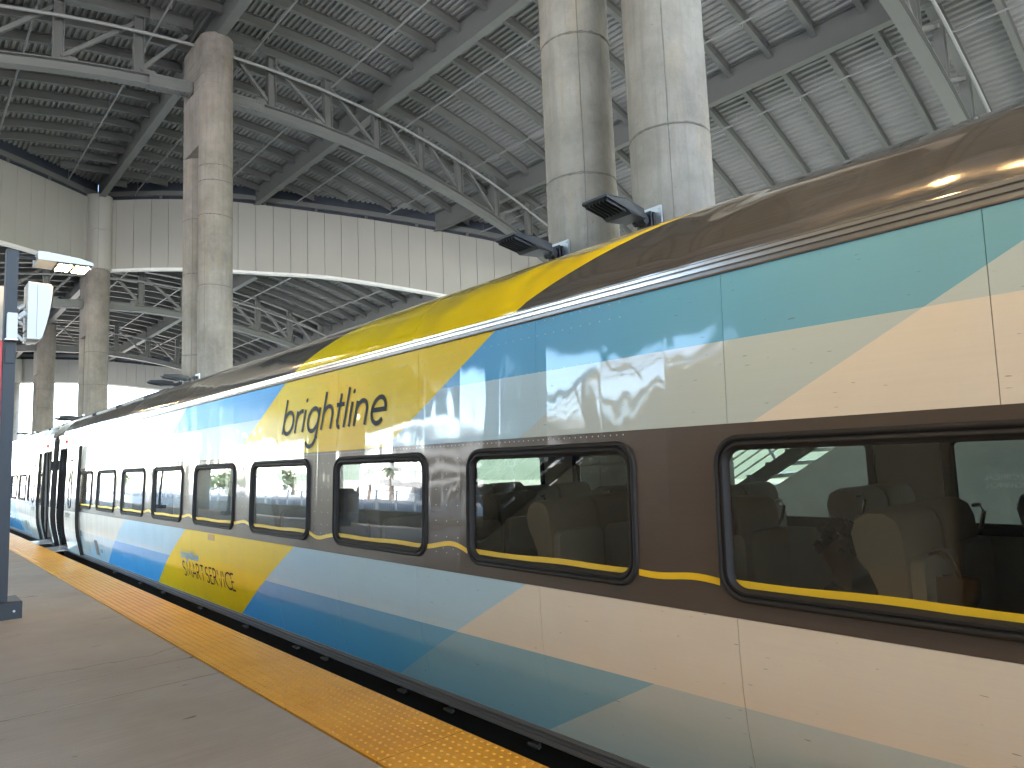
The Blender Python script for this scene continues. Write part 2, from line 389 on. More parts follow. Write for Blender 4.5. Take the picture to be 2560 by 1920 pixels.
# tactile tiles with truncated domes
TW, TL = XS1 - XS0, 1.225
def tile_mesh():
    mb = MB(); mb.box(0.003, TW - 0.003, 0.005, TL - 0.005, -0.15, 0.006); return mb.mesh('tactile_tile', M['tactile'])
def dome_mesh(n=8):
    mb = MB(); nx, ny = 10, 20
    for i in range(nx):
        for j in range(ny):
            cx, cy = (i + 0.5) * TW / nx, (j + 0.5) * TL / ny; b = len(mb.v)
            for r, z in ((0.0125, 0.0055), (0.0115, 0.0085), (0.0065, 0.0112)):
                for k in range(n): mb.vert((cx + r * cos(2*pi*k/n), cy + r * sin(2*pi*k/n), z))
            for L in range(2):
                for k in range(n): mb.face((b+L*n+k, b+L*n+(k+1) % n, b+(L+1)*n+(k+1) % n, b+(L+1)*n+k))
            mb.face([b + 2*n + k for k in range(n)])
    return mb.mesh('truncated_domes', M['tactile'], 50, fix=False)
tme, dme = tile_mesh(), dome_mesh(); dlo = dome_mesh(4)
for k in range(-8, 60):
    y = 3.63 + TL * k
    o = inst(tme, 'tactile_tile', plat, (XS0, y, 0))
    if y < 25: MB().box(XS0 + .004, XS1 - .006, y - 0.0048, y + 0.0048, -0.02, 0.0035).build('joint_filler', M['jointbrown'], plat)
    if y < 45: d = inst(dme if y < 14 else dlo, 'truncated_domes', o); d['kind'] = 'stuff'
for k in range(0, 50):
    inst(tme, 'tactile_tile', plat, (-8.44, 3.63 + TL * k, 0))
far = tag(MB().box(6.45, 16.5, -45, 130, GZ, 0).build('far_platform', M['floor']), kind='structure')
# ================================================================== STATION ROOF
def zp(X):
    if X < -0.9: X = -1.8 - X
    return 16.85 - 0.0155 * (X - 9.2) ** 2
F1 = ([-60, -22, -9.5, -7.0, -4.8, -0.9, 3.02, 5.05, 7.0, 7.75, 8.31, 11.14, 13.25, 15.25, 17.18, 19.92, 22.0, 24.1, 27.0, 31.0],
      [43.5, 43.5, 41.5, 39.5, 37.3, 33.4, 37.3, 39.55, 41.5, 42.0, 41.6, 39.29, 37.59, 36.2, 34.59, 31.94, 29.73, 27.3, 23.9, 19.2])
F2 = ([-60, -14, -9.5, -0.9, 6.8, 7.75, 8.56, 10.65, 12.5, 14.64, 16.9, 19.0, 22.0, 31.0], [130, 130, 77, 69, 76.5, 77.2, 76.86, 75.86, 74.31, 72.29, 69.98, 67.18, 64, 53])
Yf = lambda X: lerp(X, *F1); Yf2 = lambda X: lerp(X, *F2)
GX = [-25, -16.9, -9.5, -0.9, 7.75, 14.3, 21.5, 28.3]
def station_roof(label, dz, ylo, yhi, y0):
    root = thing('station_roof', label, 'roof', (8, 20, 15 + dz))
    root.location = (0, 0, 0)
    zz = lambda X: zp(X) + dz
    # girders, parallel to the track
    for gx in GX:
        a, b = ylo(gx), yhi(gx)
        if b - a < 1: continue
        zb = zz(gx) - 0.65
        mb = MB(); mb.sweep(ibeam(1.0, 0.30, 0.035, 0.03), [lambda q, y=y: (gx + q[0], y, zb + q[1]) for y in (a, b)])
        mb.build('girder', M['steel'], root)
    # purlins, arched across
    cache = {}
    prof = ibeam(0.36, 0.17, 0.02, 0.014)
    def purlin(x0, x1):
        key = (round(x0, 3), round(x1, 3))
        if key not in cache:
            xs = [x0 + (x1 - x0) * i / 6 for i in range(7)]
            mb = MB(); mb.sweep(prof, [lambda q, x=x: (x, q[0], zz(x) + q[1]) for x in xs]); cache[key] = mb.mesh('purlin', M['steel'])
        return cache[key]
    k = 0
    while True:
        y = y0 + 1.5 * k; k += 1
        if y > 80: break
        if abs((y - 24.3) % 18.05) < 0.2: continue
        for a, b in zip(GX[:-1], GX[1:]):
            a2, b2 = a + 0.02, b - 0.02
            xs = [a2 + (b2 - a2) * i / 12 for i in range(13)]
            ok = [x for x in xs if ylo(x) + 0.1 < y < yhi(x) - 0.1]
            if len(ok) < 3: continue
            inst(purlin(ok[0], ok[-1]), 'purlin', root, (0, y, 0))
    # corrugated deck sheets, ribs parallel to the track
    rib = [(0.0, 0.0), (0.075, 0.0), (0.105, 0.075), (0.173, 0.075), (0.203, 0.0)]
    for a, b in zip(GX[:-1], GX[1:]):
        mb = MB(); n = int((b - a) / 0.203) + 1; p = (b - a) / n; prev = None
        for i in range(n):
            for j, (rx, rz) in enumerate(rib):
                if j == 4 and i < n - 1: continue
                x = a + i * p + rx * p / 0.203; z = zz(x) + 0.365 + rz
                c = (mb.vert((x, ylo(x) - 0.02, z)), mb.vert((x, yhi(x) + 0.17, z)))
                if prev: mb.face((prev[0], c[0], c[1], prev[1]))
                prev = c
        mb.build('deck_sheet', M['deck'], root, fix=False)
    # sprinkler pipes parallel to the track
    for x in (-6.4, -3.2, 2.75, 6.05, 9.2, 12.4, 15.9, 19.5, 23.0, 26.3):
        a, b = ylo(x) + 0.3, yhi(x) - 0.4
        if b - a < 2: continue
        z = zz(x) - 0.32
        mb = MB().tube([(x, a, z), (x, b, z)], 0.034, 6)
        y = a + 0.75
        while y < b:
            mb.tube([(x, y, z), (x, y, zz(x) + 0.36)], 0.007, 4, False)
            mb.obox((x + 0.03, y + 0.6, z - 0.08), (0.012, 0, 0), (0, 0.012, 0), (0, 0, 0.06)); y += 3.0
        mb.build('sprinkler_pipe', M['pipe'], root)
    # trusses at each pier pair
    for Yt in (-11.8, 6.23, 24.28, 42.4, 58.9):
        for x0, x1 in ((-0.9, 7.18), (8.32, 28.3)):
            xs = [x0 + (x1 - x0) * i / 14 for i in range(15)]
            xs = [x for x in xs if ylo(x) + 0.2 < Yt < yhi(x) - 0.2]
            if len(xs) < 3: continue
            x0, x1 = xs[0], xs[-1]; xs = [x0 + (x1 - x0) * i / 14 for i in range(15)]
            t = thing('truss', None, None); t.parent = root
            MB().sweep(ibeam(0.42, 0.32, 0.03, 0.03), [lambda q, x=x: (x, Yt + q[0], zz(x) - 0.08 + q[1]) for x in xs]).build('top_chord', M['steel'], t)
            MB().sweep(ibeam(0.36, 0.36, 0.03, 0.03), [lambda q, x=x: (x, Yt + q[0], zz(x) - 2.38 + q[1]) for x in xs]).build('bottom_chord', M['steel'], t)
            left = x1 < 7.5
            vs = [-0.9 + 0.15, 1.05, 3.3, 5.54, 7.1] if left else [8.4, 10.0, 12.25, 14.4, 16.55, 18.6, 20.7, 22.75, 24.8, 26.9]
            vs = [x for x in vs if x0 - 0.2 < x < x1 + 0.2]
            for x in vs:
                if x in (7.1, 8.4): continue
                zb, zt = zz(x) - 2.02, zz(x) - 0.08
                MB().sweep(ibeam(0.30, 0.26, 0.025, 0.025), [lambda q, z=z: (x - 0.15 + q[1], Yt + q[0], z) for z in (zb, zt)]).build('vertical', M['steel'], t)
            for a, b in zip(vs[:-1], vs[1:]):
                up = left or a > 20
                za, zb = (zz(a) - 1.95, zz(b) - 0.2) if up else (zz(a) - 0.2, zz(b) - 1.95)
                d = Vector((b - a, 0, zb - za)); L = d.length; d.normalize(); nrm = Vector((-d.z, 0, d.x))
                mb = MB()
                for s in (-0.05, 0.05):
                    mb.obox(Vector(((a + b) / 2, Yt + s, (za + zb) / 2)), d * (L / 2 - 0.12), (0, 0.018, 0), nrm * 0.06)
                mb.build('diagonal', M['steel'], t)
                c, cz = (b, zb) if not up else (a, za)
                sx = -1 if not up else 1
                MB().obox((c + sx * 0.28, Yt, cz - 0.02), (0.24, 0, 0), (0, 0.012, 0), (0, 0, 0.2)).build('gusset', M['steel'], t)
            # bolted splice beside the pier
            for zo, hh in ((-2.38, 0.36), (-0.08, 0.42)):
                xe = (x1 - 1.35, x1) if left else (x0, x0 + 1.35)
                if abs((x1 if left else x0) - 7.75) > 0.8: continue
                mb = MB(); sy = -1
                xm = (xe[0] + xe[1]) / 2; zc = zz(xm) + zo; sl = (zz(xe[1]) - zz(xe[0])) / (xe[1] - xe[0])
                mb.obox((xm, Yt - 0.19, zc + hh / 2), ((xe[1]-xe[0]) / 2, 0, sl * (xe[1]-xe[0]) / 2), (0, 0.012, 0), (0, 0, hh / 2 + 0.03))
                mb.obox((xm, Yt, zc - 0.014), ((xe[1]-xe[0]) / 2, 0, sl * (xe[1]-xe[0]) / 2), (0, 0.21, 0), (0, 0, 0.013))
                for i in range(12):
                    bx = xe[0] + 0.08 + i * (xe[1]-xe[0]-0.16) / 11
                    for j in (0.06, hh - 0.06): mb.obox((bx, Yt - 0.21, zz(bx) + zo + j), (0.018, 0, 0), (0, 0.014, 0), (0, 0, 0.018))
                    for j in (-0.14, 0.14): mb.obox((bx, Yt + j, zz(bx) + zo - 0.04), (0.018, 0, 0), (0, 0.018, 0), (0, 0, 0.014))
                mb.build('bolted_splice', M['steel'], t)
            # fire main along the truss
            xs = [x0 + (x1 - x0) * i / 10 for i in range(11)]
            MB().tube([(x, Yt - 0.32, zz(x) - 0.72) for x in xs], 0.055, 7).build('fire_main', M['pipe'], t)
    return root
up_root = station_roof('high curved steel canopy with grey arched purlins and corrugated deck directly over the train', 0, lambda x: -24.0, Yf, -22.2 + 0.0)
lo_root = station_roof('lower steel canopy bay seen beyond and beneath the first pale panelled fascia', -4.0, lambda x: Yf(x) + 0.12, Yf2, 20.0 - 1.2 + 1.0)

def fascia(label, xs, Yfun, dz, drop, w=0.92, group='panelled fascias'):
    root = thing('fascia', label, 'fascia', (0, 0, 0), group)
    # resample along plan curve
    pts = []; N = 240
    for i in range(N + 1):
        x = xs[0] + (xs[1] - xs[0]) * i / N; pts.append((x, Yfun(x) - 0.1))
    acc = [0]
    for a, b in zip(pts[:-1], pts[1:]): acc.append(acc[-1] + hypot(b[0]-a[0], b[1]-a[1]))
    n = max(1, round(acc[-1] / w)); L = acc[-1] / n
    X = [p[0] for p in pts]; Y = [p[1] for p in pts]
    at = lambda s: (lerp(s, acc, X), lerp(s, acc, Y))
    zt = lambda x: zp(x) + dz - 0.60
    for i in range(n):
        a = at(i * L + 0.009); b = at((i + 1) * L - 0.009)
        d = Vector((b[0]-a[0], b[1]-a[1], 0)).normalized(); nn = Vector((d.y, -d.x, 0)) * 0.03
        if nn.y > 0: nn = -nn
        mb = MB(); c = 0.006
        for off, sh in ((-1.0, 0), (0.8, 0), (1.0, c)):
            for q, s in ((a, 1), (b, -1)):
                for e in (0, 1):
                    z = zt(q[0]) if e else zt(q[0]) - drop(q[0])
                    mb.vert((q[0] + d.x*sh*s + nn.x*off, q[1] + d.y*sh*s + nn.y*off, z + (-sh if e else sh)))
        for r in (0, 1):
            b0 = r * 4
            for p, q in ((0, 1), (1, 3), (3, 2), (2, 0)): mb.face((b0+p, b0+q, b0+4+q, b0+4+p))
        mb.face((0, 1, 3, 2)); mb.face((8, 9, 11, 10)); mb.build('panel', M['fascia'], root)
    mt, me_, ms = MB(), MB(), MB()
    m = max(4, n)
    for i in range(m):
        a, b = at(i * acc[-1] / m), at((i + 1) * acc[-1] / m)
        for zo, h, y0, y1, bld in ((None, 0.13, -0.10, 0.25, mt), (0.22, 0.26, 0.0, 0.2, me_), (0.1, None, 0.16, 0.22, ms)):
            ids = []
            for q in (a, b):
                z0 = zt(q[0]) - drop(q[0]) - 0.1 if zo is None else (zt(q[0]) + zo if h else zt(q[0]) - drop(q[0]) + 0.05)
                z1 = z0 + h if h else zt(q[0]) + 1.10
                for yy in (y0, y1):
                    for z in (z0, z1): ids.append(bld.vert((q[0], q[1] + yy, z)))
            for fc in ((0, 1, 5, 4), (2, 6, 7, 3), (0, 4, 6, 2), (1, 3, 7, 5)): bld.face([ids[k] for k in fc])
    mt.build('soffit_trim', M['trim_white'], root, fix=False); me_.build('edge_beam', M['steel'], root); ms.build('louvre_screen', M['slot'], root)
    s = 0.5
    while s < acc[-1]:
        q = at(s); MB().box(q[0] - 0.06, q[0] + 0.06, q[1] + 0.02, q[1] + 0.14, zt(q[0]) - 0.05, zt(q[0]) + 0.24).build('edge_post', M['steel'], root); s += 2.76
    return root
dr = lambda x: lerp(x, [3, 8, 14, 17, 24], [3.70, 3.84, 3.80, 3.52, 3.45])
fascia('long pale panelled fascia sweeping right from the clad pier behind the near twin pier', (7.76, 28.3), Yf, 0, dr)
fascia('pale panelled fascia running left from the clad pier above the lit lamp', (-0.9, 7.74), Yf, 0, dr)
fascia('pale panelled fascia closing the canopy step over the other track', (-25, -0.91), Yf, 0, lambda x: 3.8, 1.9)
fascia('farthest pale panelled fascia with white sky under it', (7.76, 24), Yf2, -4.0, lambda x: 2.12)
fascia('farthest pale panelled fascia glimpsed left of the last clad pier', (-0.9, 7.74), Yf2, -4.0, lambda x: 2.12)

for lab, ya, yb, zt_, zb_ in (('added unseen fascia blocking low daylight along the right side of the high canopy', -24, 22, 11.6, 7.4), ('eave fascia along the open left side of the high canopy', -24, 43.5, 14.2, 10.7), ('eave fascia along the open left side of the lower canopy', 43.7, 130, 10.2, 6.7)):  # right-hand fascia is added, hidden behind the train, to cut low light on the canopy
    ev = thing('fascia', lab, 'fascia', (28.45 if 'right' in lab else -25.1, ya, zb_), 'panelled fascias'); nn_ = round((yb - ya) / 1.9)
    pm_ = MB().box(-.04, .04, .012, (yb - ya) / nn_ - .012, 0, zt_ - zb_).mesh('panel', M['fascia'])
    for k in range(nn_): inst(pm_, 'panel', ev, (0, k * (yb - ya) / nn_, 0))
# ================================================================== PIERS
def shaft(mb_, c, z0, z1, r, rings, seed):
    rr = random.Random(seed); prof = [(r, z0)]
    for z in sorted(rings):
        if z0 + 0.1 < z < z1 - 0.1:
            dr_ = rr.uniform(-0.004, 0.004)
            prof += [(prof[-1][0], z - 0.018), (prof[-1][0] - 0.010, z - 0.008), (r + dr_ - 0.010, z + 0.008), (r + dr_, z + 0.018)]
    prof.append((prof[-1][0], z1)); mb_.lathe(c, prof, 48); return mb_
def ring_seam(c, r, z, seed, parent):
    rr = random.Random(seed); mb = MB(); n = 60; b = 0
    for k in range(n):
        a = 2 * pi * k / n; w = 0.010 + 0.016 * rr.random() ** 2; zz = z + 0.012 * sin(a * 2 + seed) + rr.uniform(-0.006, 0.006)
        mb.vert((c[0] + (r + 0.002) * cos(a), c[1] + (r + 0.002) * sin(a), zz - w)); mb.vert((c[0] + (r + 0.005) * cos(a), c[1] + (r + 0.005) * sin(a), zz)); mb.vert((c[0] + (r + 0.002) * cos(a), c[1] + (r + 0.002) * sin(a), zz + w))
    for k in range(n):
        j = (k + 1) % n
        for e in (0, 1): mb.face((3*k+e, 3*j+e, 3*j+e+1, 3*k+e+1))
    return mb.build('joint_seam', M['seam'], parent)
RAD = 0.533
def pier(label, x, ya, yb, zbot, ztop, rings_a, rings_b, clad=None, base=0.0):
    root = thing('concrete_pier', label, 'pier', (0, 0, 0), 'concrete piers')
    for yy, rg, s in ((ya, rings_a, 1), (yb, rings_b, 2)):
        o = shaft(MB(), (x, yy), base, zbot + 0.02, RAD, rg, s).build('shaft', M['concrete'], root, 30)
        for i, z in enumerate(rg): ring_seam((x, yy), RAD, z, s * 10 + i, o)
        # vertical form joint
        a = radians(215 if s == 1 else 228); z0 = base
        mb = MB()
        rr = random.Random(s)
        L = 40
        for i in range(L + 1):
            z = base + (zbot - base) * i / L; w = 0.006 + 0.010 * rr.random(); aa = a + rr.uniform(-0.008, 0.008)
            for e in (-1, 0, 1): mb.vert((x + (RAD + (0.006 if e == 0 else 0.001)) * cos(aa + e * w), yy + (RAD + (0.006 if e == 0 else 0.001)) * sin(aa + e * w), z))
        for i in range(L):
            for e in (0, 1): mb.face((3*i+e, 3*i+e+1, 3*i+4+e, 3*i+3+e))
        mb.build('form_joint', M['seam'], o)
    # stadium cap
    ring = []
    for k in range(25): ring.append((RAD * 1.006 * cos(pi + pi * k / 24), ya + RAD * 1.006 * sin(pi + pi * k / 24)))
    for k in range(25): ring.append((RAD * 1.006 * cos(pi * k / 24), yb + RAD * 1.006 * sin(pi * k / 24)))
    mb = MB(); zs = [zbot, ztop - 1.78, ztop - 1.42, ztop - 1.1, ztop - 0.75, ztop]; rows = []
    for i, z in enumerate(zs):
        for dz_, sc in (((-0.012, 1), (0, 0.985), (0.012, 1)) if 0 < i < len(zs) - 1 else ((0, 1),)):
            rows.append((z + dz_, sc))
    n = len(ring); ym = (ya + yb) / 2
    for z, sc in rows:
        for q in ring: mb.vert((x + q[0] * sc, ym + (q[1] - ym) * (1 - (1 - sc) * 0.4), z))
    for i in range(len(rows) - 1):
        for k in range(n): mb.face((i*n+k, i*n+(k+1) % n, (i+1)*n+(k+1) % n, (i+1)*n+k))
    mb.face(list(range(n))[::-1]); mb.face([(len(rows)-1)*n+k for k in range(n)])
    mb.build('cap', M['concrete'], root, 30)
    if clad:
        cy, c0, c1 = clad
        for a_, b_ in ((c0, (c0 + c1) / 2 + 0.1), ((c0 + c1) / 2 + 0.1, c1)):
            for s0, s1 in ((radians(-105), radians(75)), (radians(75), radians(255))):
                mb = MB(); K = 20
                for i in range(K + 1):
                    a = s0 + (s1 - s0) * i / K + (0.012 if i == 0 else -0.012 if i == K else 0)
                    for r, z in ((0.58, a_ + 0.01), (0.60, a_ + 0.01), (0.60, b_ - 0.01), (0.58, b_ - 0.01)): mb.vert((x + r * cos(a), cy + r * sin(a), z))
                for i in range(K):
                    for k in range(4): mb.face((4*i+k, 4*i+(k+1) % 4, 4*i+4+(k+1) % 4, 4*i+4+k))
                mb.face((0, 1, 2, 3)); mb.face((4*K, 4*K+3, 4*K+2, 4*K+1)); mb.build('cladding', M['fascia'], root, 30)
    return root
PX = 7.75
std = [1.2, 2.6, 4.1, 7.56, 9.92, 11.08, 11.61]
pier('nearest twin concrete pier rising behind the train with two black floodlights', PX, 5.41, 7.05, 12.37, 16.2, [1.5, 3.4, 5.82, 8.6, 11.0], [1.5, 3.3, 5.72, 7.89, 10.4])
pier('twin concrete pier with solid capped head carrying the girder at the truss', PX, 23.46, 25.1, 12.37, 16.2, std, [1.4, 3.1, 5.5, 8.3, 10.2])
pier('twin concrete pier with pale metal cladding where two fascias meet', PX, 41.6, 43.24, 8.82, 12.3, [2, 4.3, 6.2, 7.9], [2, 4.4, 6.4], (41.6, 12.3, 16.32))
pier('slimmer looking twin pier far down the platform under the lower canopy', PX, 58.2, 59.85, 8.7, 12.2, [2, 4.2, 6.3, 7.6], [2, 4.2, 6.3])
pier('farthest pier with clad head beside the white sky', PX, 76.6, 78.2, 8.0, 11.55, [2, 4, 6], [2, 4, 6], (76.6, 10.0, 12.15))
for yy, w in ((17.0, 'near the escalator'), (29.2, 'mid way along the other track'), (49.5, 'far along the other track')):
    pier('twin concrete pier across the platform ' + w, -9.6, yy, yy + 1.64, 8.8 if yy > 40 else 12.37, 12.3 if yy > 40 else 16.2, std, std, None, GZ)

# ================================================================== TRAIN
PZ = [-0.15, -0.1, 0, .2, .37, .55, .72, .88, 1.3, 1.76, 2.0, 2.5, 2.58]
PXs = [3.095, 3.08, 3.055, 3.013, 2.977, 2.957, 2.950, 2.951, 2.963, 2.980, 2.989, 3.012, 3.016]
def px(z): return lerp(z, PZ, PXs)
ROOF = [(3.035, 2.60), (3.043, 2.645), (3.068, 2.70), (3.108, 2.765), (3.168, 2.84), (3.26, 2.925), (3.40, 3.005), (3.60, 3.078), (3.90, 3.14), (4.55, 3.19)]
XC = 4.55
def rarc():
    h = [2.60]
    for a, b in zip(ROOF[:-1], ROOF[1:]): h.append(h[-1] + hypot(b[0]-a[0], b[1]-a[1]))
    return h
RH = rarc(); HTOP = RH[-1]
def catmull(h):
    i = max(0, min(len(RH) - 2, next((k for k in range(len(RH) - 1) if h <= RH[k + 1]), len(RH) - 2)))
    t = (h - RH[i]) / (RH[i+1] - RH[i]); P = [ROOF[max(0, i-1)], ROOF[i], ROOF[i+1], ROOF[min(len(ROOF)-1, i+2)]]
    return tuple(0.5 * (2*P[1][k] + (P[2][k]-P[0][k])*t + (2*P[0][k]-5*P[1][k]+4*P[2][k]-P[3][k])*t*t + (3*P[1][k]-P[0][k]-3*P[2][k]+P[3][k])*t**3) for k in (0, 1))

def arc(cx, cy, rx, ry, a0, a1, n=14): return [(cx + rx * cos(radians(a0 + (a1 - a0) * i / n)), cy + ry * sin(radians(a0 + (a1 - a0) * i / n))) for i in range(n + 1)]
EL = arc(.5, .5, .5, .5, 0, 360, 26)
LOW = {'b': ([[(0, 0), (0, 1.62)], EL], 1.32), 'r': ([[(0, 0), (0, 1)], arc(.46, .5, .46, .46, 180, 72)], .80),
 'i': ([[(0, 0), (0, 1)], 'dot'], .42), 'g': ([EL, [(1, 1), (1, -.22)] + arc(.5, -.22, .5, .46, 0, -150)], 1.40),
 'h': ([[(0, 0), (0, 1.62)], arc(.42, .56, .42, .42, 180, 0) + [(.84, 0)]], 1.1), 't': ([[(.28, 1.42), (.28, .3)] + arc(.53, .3, .25, .27, 180, 275), [(0, .97), (.66, .97)]], .9),
 'l': ([[(0, 0), (0, 1.62)]], .42), 'n': ([[(0, 0), (0, 1)], arc(.42, .56, .42, .42, 180, 0) + [(.84, 0)]], 1.24),
 'e': ([[(.02, .52), (.98, .52)] + arc(.5, .5, .48, .5, 3, 318, 24)], 1.2), 'u': ([[(0, 1), (0, .44)] + arc(.42, .44, .42, .42, 180, 360), [(.84, 1), (.84, 0)]], 1.14)}
CAP = {'S': ([arc(.25, .75, .21, .23, 40, 270) + arc(.25, .26, .23, .26, 90, -140)], .68), 'M': ([[(0, 0), (.08, 1), (.4, .15), (.72, 1), (.8, 0)]], .98),
 'A': ([[(0, 0), (.34, 1), (.68, 0)], [(.12, .34), (.56, .34)]], .84), 'R': ([[(0, 0), (0, 1), (.22, 1)] + arc(.22, .74, .25, .26, 90, -90) + [(0, .48)], [(.2, .48), (.5, 0)]], .70),
 'T': ([[(.27, 0), (.27, 1)], [(0, 1), (.54, 1)]], .62), 'E': ([[(.42, 0), (0, 0), (0, 1), (.42, 1)], [(0, .52), (.38, .52)]], .58),
 'V': ([[(0, 1), (.32, 0), (.64, 1)]], .82), 'I': ([[(.04, 0), (.04, 1)]], .32), 'C': ([arc(.5, .5, .48, .5, 50, 310, 20)], .86), ' ': ([], .38),
 'L': ([[(0, 1), (0, 0), (.4, 0)]], .5), 'N': ([[(0, 0), (0, 1), (.6, 0), (.6, 1)]], .8), 'H': ([[(0, 0), (0, 1)], [(.6, 0), (.6, 1)], [(0, .52), (.6, .52)]], .8)}
def ribbon(pts, w):     # quads for a stroke
    out = []; n = len(pts)
    offs = []
    for i in range(n):
        a = Vector(pts[max(0, i-1)]); c = Vector(pts[min(n-1, i+1)]); p = Vector(pts[i])
        d1 = (p - a).normalized() if i > 0 else (c - p).normalized(); d2 = (c - p).normalized() if i < n - 1 else d1
        nn = Vector((-d1.y - d2.y, d1.x + d2.x)); nn = nn.normalized() if nn.length > 1e-4 else Vector((-d1.y, d1.x))
        k = max(0.5, nn.dot(Vector((-d1.y, d1.x)))); offs.append((p + nn * (w / 2 / k), p - nn * (w / 2 / k)))
    for a, b in zip(offs[:-1], offs[1:]): out.append((a[0], a[1], b[1], b[0]))
    return out
def text_quads(txt, font, size, stroke, shear, width, caps=False):
    tot = sum(font[c][1] for c in txt) - (0.2 if not caps else 0.16); sx = width / tot; x = 0; quads = []
    for c in txt:
        strokes, adv = font[c]
        for st in strokes:
            if st == 'dot': pts = arc(0, 1.42, .1 * size / sx, .1, 0, 360, 10); q = [(pts[0], pts[k], pts[k+1], pts[k+1]) for k in range(1, 9)]; q = [[((x + a[0]) * sx + shear * a[1] * size, a[1] * size) for a in f] for f in q]; quads += q; continue
            p2 = [((x + p[0]) * sx + shear * p[1] * size, p[1] * size) for p in st]
            quads += [[tuple(v) for v in f] for f in ribbon(p2, stroke)]
        x += adv
    return quads

